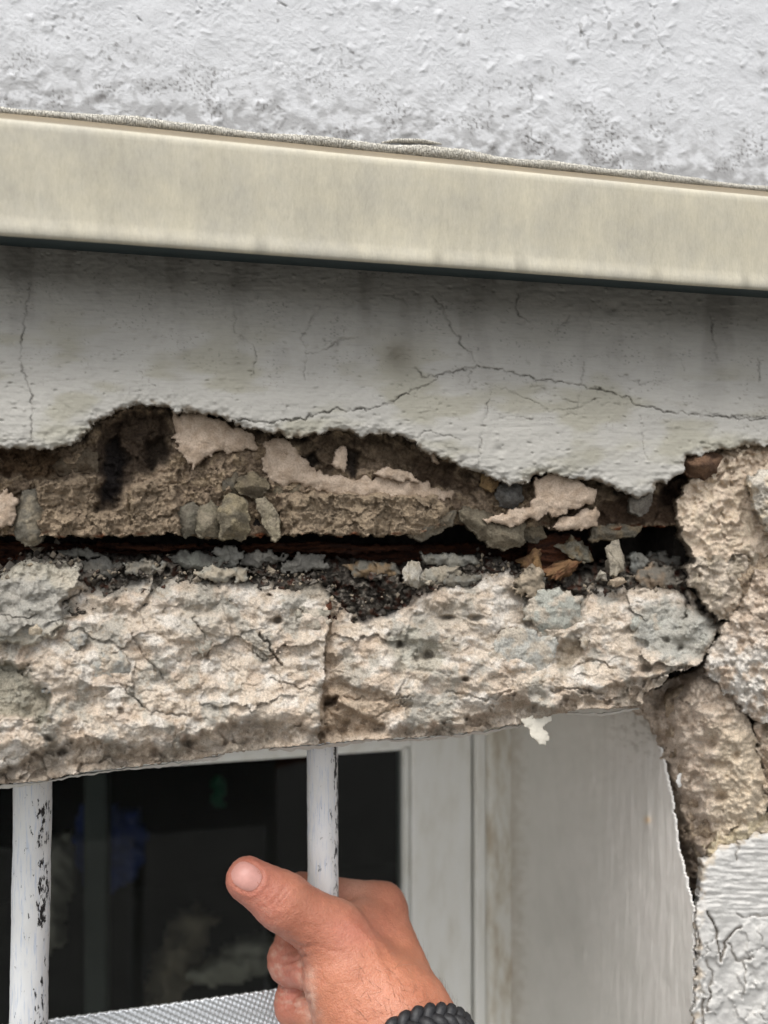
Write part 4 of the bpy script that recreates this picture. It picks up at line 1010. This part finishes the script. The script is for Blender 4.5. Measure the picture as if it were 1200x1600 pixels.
m = MB().box(P0[0], P1[0], .36, .385, ZC-.70, ZC+.2); tag(m.build('upright_silhouette', M['silhouette'], None, .003), 'added dim grey upright post behind the dark glass near the left bar', 'silhouette')
def reflection_piece(name, poly, Y0, mat, label, seed):  # added shapes behind the pane, in place of reflections on it
    o = piece(name, poly, Y0, 40, C(120,110,100), M[mat], None, rough=7, skirt=40, warp=9, step=6, dw=30, seed=seed)
    tag(o, label, 'reflection')
reflection_piece('reflection_shape', [(86,1300),(105,1285),(116,1330),(118,1380),(122,1400),(108,1420),(106,1480),(80,1490),(60,1500),(40,1400),(60,1320)], 420, 'reflection_pale', 'added pale shape standing in for a reflection in the glass right of the left bar', 3)
reflection_piece('reflection_shape', [(120,1255),(220,1260),(232,1320),(215,1380),(170,1400),(130,1390),(108,1330)], 520, 'reflection_blue', 'added navy shape standing in for a reflection in the glass behind the post', 4)
reflection_piece('reflection_lump', [(222,1540),(245,1470),(285,1415),(320,1408),(345,1440),(330,1480),(300,1540),(280,1590),(215,1590)], 460, 'reflection_brown', 'added brownish shape standing in for a reflection in the glass left of the thumb', 5)
reflection_piece('reflection_lump', [(280,1530),(340,1480),(400,1455),(430,1450),(430,1520),(380,1540),(320,1545)], 440, 'reflection_pale', 'added pale shape standing in for a reflection in the glass below the thumb', 6)
reflection_piece('reflection_shape', [(325,1215),(350,1210),(362,1260),(345,1275),(328,1250)], 560, 'reflection_green', 'added green shape standing in for a reflection high in the glass between the bars', 7)

# ------------------------------------------------------------------ bars
def bar(px_top, px_bot, Y, rad, label, seed, side):
    zt, zb_ = ZC-.085, ZC-.70
    n = 420; zz = np.linspace(zt, zb_, n)
    X0 = on_y(px_top, 1230, Y)[0]; Z0 = on_y(px_top, 1230, Y)[2]; X1 = on_y(px_bot, 1590, Y)[0]; Z1 = on_y(px_bot, 1590, Y)[2]
    xx = X0 + (zz-Z0)*(X1-X0)/(Z1-Z0)
    k = 40; a = np.linspace(0, 2*np.pi, k, endpoint=False)
    R = rad*(1 + 0.03*perlin(zz[:, None]*60, a[None]*1.5, seed) + 0.015*perlin(zz[:, None]*260, a[None]*4, seed+1))
    xs_ = np.cos(a)[None]
    P = np.stack([xx, Y + 0*xx, zz], -1)
    nrm = None
    # chipped paint is commoner on the right-hand edge
    up = np.array([0.2, 0.97, 0.1]); T = np.array([0, 0, -1.]); U = np.cross(T, up); U /= np.linalg.norm(U); W = np.cross(U, T)
    dirx = np.cos(a)*U[0] + np.sin(a)*W[0]; diry = np.cos(a)*U[1] + np.sin(a)*W[1]
    ang = np.arctan2(dirx, -diry)                              # 0 towards the camera, + to the right
    w = np.exp(-((ang-side)/0.42)**2)[None]*np.clip(0.55+0.9*perlin(zz*26, zz*0, seed+5), 0, 1.2)[:, None]*0.42 + 0.075
    cols = np.repeat(w[..., None], 3, -1).reshape(-1, 3)
    o = tube('window_bar', P, R, M['bar'], None, k, cols)
    return tag(o, label, 'bar', 'round white painted window bars')
bar(51.5, 45, .040, .0075, 'chipped white round window bar at the left edge of the picture', 31, 0.95)
bar(504, 505.5, .040, .0071, 'white round window bar gripped by the hand', 37, 1.0)

# ------------------------------------------------------------------ silver mesh sheet low in the opening
def mesh_screen():
    Y = 0.074
    pa = on_y(-900, 1600, Y); pb_ = on_y(445, 1544, Y)
    ztop = pb_[2]; x0, x1 = -.46, on_y(500, 1544, Y)[0]
    pit = 0.0030
    nx = int((x1-x0)/pit*4); nz = 84
    xx = np.linspace(x0, x1, nx); zz = np.linspace(ztop, ztop-.075, nz)
    GX, GZ = np.meshgrid(xx, zz)
    q = 2*np.pi/pit
    h = np.cos((GX*0.94+GZ*0.34)*q)*np.cos((GZ*0.94-GX*0.34)*q*0.95)*1.5
    yy = Y + 0.020*((ztop-GZ)/.075)**1.0*(-1) - 0.00055*h
    V = np.stack([GX, yy, GZ], -1).reshape(-1, 3); idx = np.arange(len(V)).reshape(GX.shape)
    Q = np.stack([idx[:-1,:-1], idx[1:,:-1], idx[1:,1:], idx[:-1,1:]], -1).reshape(-1, 4)
    o = link('mesh_sheet', mesh_np('mesh_sheet', V, Q), M['mesh'])
    so = o.modifiers.new('thick', 'SOLIDIFY'); so.thickness = 0.0008
    tag(o, 'silver embossed mesh sheet behind the bars at the bottom left', 'mesh')
mesh_screen()

# ------------------------------------------------------------------ hand (one continuous surface from a smooth union of tapered limbs)
def J(px, py, Y): return on_y(px, py, Y/1000.0)
def cone(P, a, b, ra, rb):
    """signed distance to a round cone (approx.)"""
    ab = b-a; L2 = ab@ab
    t = np.clip(((P[...,0]-a[0])*ab[0] + (P[...,1]-a[1])*ab[1] + (P[...,2]-a[2])*ab[2])/L2, 0, 1)
    dx = P[...,0]-a[0]-t*ab[0]; dy = P[...,1]-a[1]-t*ab[1]; dz = P[...,2]-a[2]-t*ab[2]
    return np.sqrt(dx*dx+dy*dy+dz*dz) - (ra + (rb-ra)*t)
def smin(a, b, k):
    h = np.clip(0.5+0.5*(b-a)/k, 0, 1)
    return b*(1-h) + a*h - k*h*(1-h)
MM = 0.001
th_tip, th_ip, th_mcp, th_cmc = J(386,1373,17), J(440,1407,17), J(521,1462,20), J(604,1580,6)
wr = J(650,1626,-4); fore = wr + np.array([.012,-.09,-.034])
fing = {  # MCP, PIP, DIP, tip, radius
    'index':  (J(598,1418,52), J(470,1397,64), J(455,1432,46), J(480,1448,36), 9.6),
    'middle': (J(606,1470,56), J(462,1478,64), J(455,1498,38), J(484,1510,26), 10.8),
    'ring':   (J(616,1530,54), J(468,1548,62), J(464,1566,38), J(492,1578,27), 10.4),
    'pinky':  (J(628,1590,48), J(486,1606,58), J(478,1622,40), J(502,1634,30), 8.2)}
def hand_sdf(P):
    D = cone(P, wr, fore, 17.5*MM, 22*MM)
    D = smin(D, cone(P, wr + np.array([-.006,.004,0]), th_cmc, 18*MM, 18*MM), 12*MM)
    for kf, r0, r1 in (('index', 14, 10.5), ('middle', 14, 11), ('ring', 14, 11), ('pinky', 14, 10)):
        D = smin(D, cone(P, wr + np.array([0, .010, 0]), fing[kf][0], r0*MM, r1*MM), 10*MM)
    D = smin(D, cone(P, J(575,1470,34), J(600,1560,24), 12*MM, 17*MM), 10*MM)                 # web and back of the hand
    D = smin(D, cone(P, th_cmc, th_mcp, 18*MM, 13.2*MM), 9*MM)                                 # thenar
    D = smin(D, cone(P, J(530,1530,14), J(560,1600,8), 15.5*MM, 18*MM), 9*MM)
    D = smin(D, cone(P, th_mcp, J(560,1440,40), 10*MM, 9*MM), 8*MM)                           # web thumb to index
    for kf in fing:
        m_, p_, d_, t_, r = fing[kf]
        D = smin(D, cone(P, m_, p_, (r+1)*MM, r*MM), 5*MM)
    for kf in fing:
        m_, p_, d_, t_, r = fing[kf]
        f_ = smin(cone(P, p_, d_, r*MM, r*.95*MM), cone(P, d_, t_, r*.95*MM, r*.86*MM), 3*MM)
        D = smin(D, f_, 1.6*MM)
    th = smin(cone(P, th_mcp, th_ip, 13.2*MM, 10.9*MM), cone(P, th_ip, th_tip, 10.8*MM, 8.9*MM), 4*MM)
    D = smin(D, th, 4.5*MM)
    return D
def surface_nets(S, org, h):
    nx, ny, nz = S.shape
    ins = S < 0
    cnt = np.zeros((nx-1, ny-1, nz-1), np.int32); acc = np.zeros((nx-1, ny-1, nz-1, 3))
    def sl(o): return tuple(slice(o[i], S.shape[i]-1+o[i]) for i in range(3))
    corners = [(i,j,k) for i in (0,1) for j in (0,1) for k in (0,1)]
    for c in corners:
        for ax in range(3):
            if c[ax]: continue
            e = list(c); e[ax] = 1; e = tuple(e)
            A = S[sl(c)]; B = S[sl(e)]
            x = (ins[sl(c)] != ins[sl(e)])
            t = A[x]/(A[x]-B[x])
            cnt[x] += 1
            p = np.tile(np.array(c, float), (len(t), 1)); p[:, ax] = t
            acc[x] += p
    act = cnt > 0
    I = np.argwhere(act)
    Vv = (I + acc[act]/cnt[act][:, None])*h + org
    vid = np.full(act.shape, -1); vid[act] = np.arange(len(I))
    Qs = []
    for ax in range(3):
        u, w = (ax+1) % 3, (ax+2) % 3
        A = np.take(ins, range(S.shape[ax]-1), ax); B = np.take(ins, range(1, S.shape[ax]), ax)
        E = np.argwhere(A != B)
        E = E[(E[:,u] > 0) & (E[:,w] > 0) & (E[:,u] < S.shape[u]-1) & (E[:,w] < S.shape[w]-1)]
        fl = A[tuple(E.T)]
        def g(du, dw):
            q = E.copy(); q[:,u] -= du; q[:,w] -= dw; return vid[tuple(q.T)]
        q = np.stack([g(1,1), g(0,1), g(0,0), g(1,0)], -1)
        q[~fl] = q[~fl][:, ::-1]
        Qs.append(q)
    return Vv, np.concatenate(Qs)
hv = 0.00098
lo = np.array([-.085, -.075, ZC-.30]); hi_ = np.array([.125, .095, ZC-.135])
nn = ((hi_-lo)/hv).astype(int)
GXx, GYy, GZz = np.meshgrid(*[lo[i]+hv*np.arange(nn[i]) for i in range(3)], indexing='ij', sparse=True)
class PP:
    def __getitem__(s, k): return (GXx, GYy, GZz)[k[1]]
S = hand_sdf(PP())
V, Q = surface_nets(S, lo, hv)
for it in range(4):
    acc = np.zeros_like(V); ct = np.zeros(len(V))
    for i in range(4):
        a_, b_ = Q[:, i], Q[:, (i+1) % 4]
        for k in range(3):
            acc[:, k] += np.bincount(a_, V[b_, k], len(V)) + np.bincount(b_, V[a_, k], len(V))
        ct += np.bincount(a_, minlength=len(V)) + np.bincount(b_, minlength=len(V))
    V = V + 0.5*(acc/ct[:, None]-V)
def to_px(V):
    r = V - np.array([0, -DIST, ZC])
    t = r@cF
    return 600 + FPX*(r@cR)/t, 800 - FPX*r[:,2]/t
hx, hy = to_px(V)
nv_ = np.zeros_like(V)
fn = np.cross(V[Q[:,2]]-V[Q[:,0]], V[Q[:,3]]-V[Q[:,1]])
for i in range(4):
    for k in range(3): nv_[:, k] += np.bincount(Q[:, i], fn[:, k], len(V))
nv_ /= np.maximum(np.linalg.norm(nv_, axis=1), 1e-12)[:, None]
if (nv_ * (V - V.mean(0))).sum() < 0: Q = Q[:, ::-1]; nv_ = -nv_
front = sstep(-.1, .3, -nv_[:, 1])
ax_ = np.array([386-440, 1373-1407], float); ax_ /= np.linalg.norm(ax_); pe = np.array([-ax_[1], ax_[0]])
crz = np.zeros(len(V))
for pts, w, a_ in (([(424,1412),(436,1398),(446,1384)], 2.4, .7), ([(432,1416),(444,1402),(452,1390)], 2.0, .5), ([(416,1404),(428,1390)], 1.8, .3), ([(452,1470),(474,1482),(496,1476)], 3, .6), ([(440,1508),(462,1500),(476,1494)], 2.4, 1.0), ([(432,1498),(450,1488),(470,1484)], 2, .5), ([(444,1520),(462,1514),(474,1510)], 2, .5), ([(446,1582),(466,1572),(484,1568)], 2, .6),
                   ([(444,1570),(466,1556),(482,1552)], 2.4, .7), ([(470,1505),(474,1540),(490,1590)], 3, .4), ([(520,1448),(540,1440),(556,1428)], 3, .25), ([(500,1478),(520,1486),(540,1486)], 3, .3), ([(410,1398),(420,1384),(428,1378)], 1.6, .3), ([(440,1420),(452,1404),(462,1394)], 2.0, .35), ([(452,1450),(462,1440),(470,1432)], 1.8, .2), ([(530,1425),(548,1412),(562,1402)], 2.2, .4), ([(538,1434),(556,1422),(572,1408)], 2.0, .3), ([(545,1440),(580,1470),(600,1520)], 6, -.55), ([(575,1430),(600,1470),(625,1520)], 6, -.5)):
    crz += a_*np.exp(-(dline(hx, hy, pts)/w)**2)
nu = ((hx-384.5)*ax_[0]+(hy-1369)*ax_[1])/24; nvv = ((hx-384.5)*pe[0]+(hy-1369)*pe[1])/21
nr_ = (np.abs(nu)**2.6+np.abs(nvv)**2.6)**(1/2.6)
crz += 0.75*np.exp(-((nr_-1.02)/.09)**2)*sstep(.75, .2, nu) - 0.5*np.exp(-((nr_-1.28)/.14)**2)*sstep(.4, -.2, nu)
wr_n = 0.14*fbm(hx/9, hy/7, 3, 401) + 0.22*fbm(hx/40, hy/34, 3, 402)
V2 = V + nv_*((-0.75*crz*front + wr_n)*MM)[:, None]
sk = np.ones((len(V), 3))*C(171, 115, 93)
tanm = sstep(1430, 1530, hy + 0.35*(hx-560))
sk = sk*(1-0.5*tanm[:, None]) + 0.5*tanm[:, None]*C(178, 120, 92)
pinkw = sstep(470, 400, hx)*0.5 + 0.75*np.exp(-(((hx-455)/26)**2+((hy-1540)/60)**2)) + .4*np.exp(-(((hx-560)/50)**2+((hy-1455)/26)**2))
sk = mixc(sk, C(182, 116, 102), np.clip(pinkw, 0, .8))
sk = mixc(sk, C(196, 156, 138), 0.6*np.exp(-((hx-556)**2+(hy-1382)**2)/700.0) + 0.55*np.clip(np.exp(-((hx-484)/9)**2), 0, 1)*sstep(1500, 1530, hy))
dust = sstep(-.2, .7, fbm(hx/11, hy/11, 4, 411))*np.clip(np.exp(-(dline(hx, hy, [(432,1480),(440,1560),(486,1580),(474,1510)])/14)**2) + .4*np.exp(-(dline(hx, hy, [(405,1412),(430,1445)])/9)**2), 0, 1)
sk = mixc(sk, C(200, 176, 160), .6*dust)
sk = mixc(sk, C(150, 88, 68), np.clip(.5*crz*front, 0, .6))
frk = sstep(.5, .62, perlin(hx/5, hy/5, 415))*sstep(1480, 1540, hy)
sk = mixc(sk, C(166, 104, 74), .35*frk)
hand = link('person', mesh_np('person', V2, Q, sk), M['skin'])
tag(hand, 'bare hand gripping the right window bar with thumb pointing up left', 'person')
# thumb nail: a curved plate lying on the thumb, found by walking sight lines to the skin
ax_ = np.array([386-440, 1373-1407], float); ax_ /= np.linalg.norm(ax_); pe = np.array([-ax_[1], ax_[0]])
uu, vv = np.meshgrid(np.linspace(-1, 1, 25), np.linspace(-1, 1, 25))
sc_ = (np.abs(uu)**2.6 + np.abs(vv)**2.6)
rr_ = np.maximum(np.abs(uu), np.abs(vv))/np.maximum(sc_, 1e-9)**(1/2.6); rr_[sc_ < 1e-9] = 0
uu2, vv2 = uu*rr_, vv*rr_
npx = 384.5 + ax_[0]*uu2*24 + pe[0]*vv2*21; npy = 1369 + ax_[1]*uu2*24 + pe[1]*vv2*21
t = np.full(npx.shape, .20); rx, ry, rz = ray(npx, npy)
for _ in range(60):
    Pn = np.stack([rx*t, -DIST+ry*t, ZC+rz*t], -1)
    t = t + np.clip(hand_sdf(Pn), -.004, .01)*0.8
Pn = np.stack([rx*t, -DIST+ry*t, ZC+rz*t], -1)
miss = np.abs(hand_sdf(Pn)) > 0.0006
rim = np.maximum(np.abs(uu), np.abs(vv))
e = .0003
gr = np.stack([(hand_sdf(Pn+np.eye(3)[i]*e)-hand_sdf(Pn-np.eye(3)[i]*e)) for i in range(3)], -1); gr /= np.maximum(np.linalg.norm(gr, axis=-1), 1e-9)[..., None]
Pn = Pn + gr*(0.00055*(1-rim**4) - 0.0002)[..., None]
idx = np.arange(625).reshape(25, 25)
Qn = np.stack([idx[:-1,:-1], idx[1:,:-1], idx[1:,1:], idx[:-1,1:]], -1)
ok = ~(miss[:-1,:-1] | miss[1:,:-1] | miss[1:,1:] | miss[:-1,1:])
link('thumb_nail', mesh_np('thumb_nail', Pn.reshape(-1, 3), Qn[ok]), M['nail'], hand)
# fine hairs on the wrist and back of the hand
rnd = np.random.RandomState(9)
cand = np.where((hy > 1450) & (hx > 560) & (nv_[:, 1] < 0.55) & (hy < 1640))[0]
pick = rnd.choice(cand, 420, replace=False)
Vh = []; Fh = []
for i in pick:
    w_ = sstep(1450, 1580, hy[i])
    if rnd.rand() > 0.25+0.75*w_: continue
    p0 = V2[i]; nrm_ = nv_[i]
    dr = np.array([-.35+.3*rnd.randn(), .3*rnd.randn(), .55+.3*rnd.randn()]); dr -= nrm_*(dr@nrm_); dr /= np.linalg.norm(dr)
    L = (0.003+0.0035*rnd.rand())
    si = np.cross(dr, nrm_)*0.000045
    p1 = p0+dr*L*.5+nrm_*L*.28; p2 = p0+dr*L+nrm_*L*.34
    n0 = len(Vh); nn_ = nrm_*0.00004
    Vh += [p0-si, p0+si, p0+nn_, p1-si, p1+si, p1+nn_, p2]
    Fh += [(n0,n0+1,n0+4,n0+3), (n0+1,n0+2,n0+5,n0+4), (n0+2,n0,n0+3,n0+5), (n0+3,n0+4,n0+6,n0+6), (n0+4,n0+5,n0+6,n0+6), (n0+5,n0+3,n0+6,n0+6)]
me = bpy.data.meshes.new('hair'); me.from_pydata([tuple(p) for p in Vh], [], [tuple(dict.fromkeys(f)) for f in Fh])
tag(link('hair', me, M['hair'], hand), kind='stuff')
# braided bracelet round the wrist
br = bpy.data.objects.new('bracelet', None); COL.objects.link(br)
fd_ = (fore-wr)/np.linalg.norm(fore-wr)
cen = wr + fd_*0.007
br.parent = hand; br.location = (cen - np.array(hand.location)).tolist()
br['label'] = 'black braided leather bracelet on the wrist'
e1 = np.cross(fd_, [0, 0, 1.0]); e1 /= np.linalg.norm(e1); e2 = np.cross(e1, fd_)
nth = 360; th_ = np.linspace(0, 2*np.pi, nth, endpoint=False)
dirs = np.cos(th_)[:, None]*e1 + np.sin(th_)[:, None]*e2
rr = np.full(nth, .012)
for _ in range(40): rr = rr - np.clip(hand_sdf(cen + dirs*rr[:, None]), -.004, .004)*.8
rr = np.maximum(rr, .01) + .0024
0 and print('RING', np.stack(to_px(cen + dirs*rr[:, None]), -1)[::30].round(), rr[::30], hand_sdf(cen+dirs*rr[:, None])[::30])
for s_ in range(3):
    ph = th_*9 + s_*2*np.pi/3
    lat = .0036*np.sin(ph); out = .0019*np.sin(2*ph)
    P = cen + dirs*(rr+out)[:, None] + fd_*lat[:, None]
    tube('strand', P, np.full(nth, .0024), M['leather'], br, 10, closed=True)
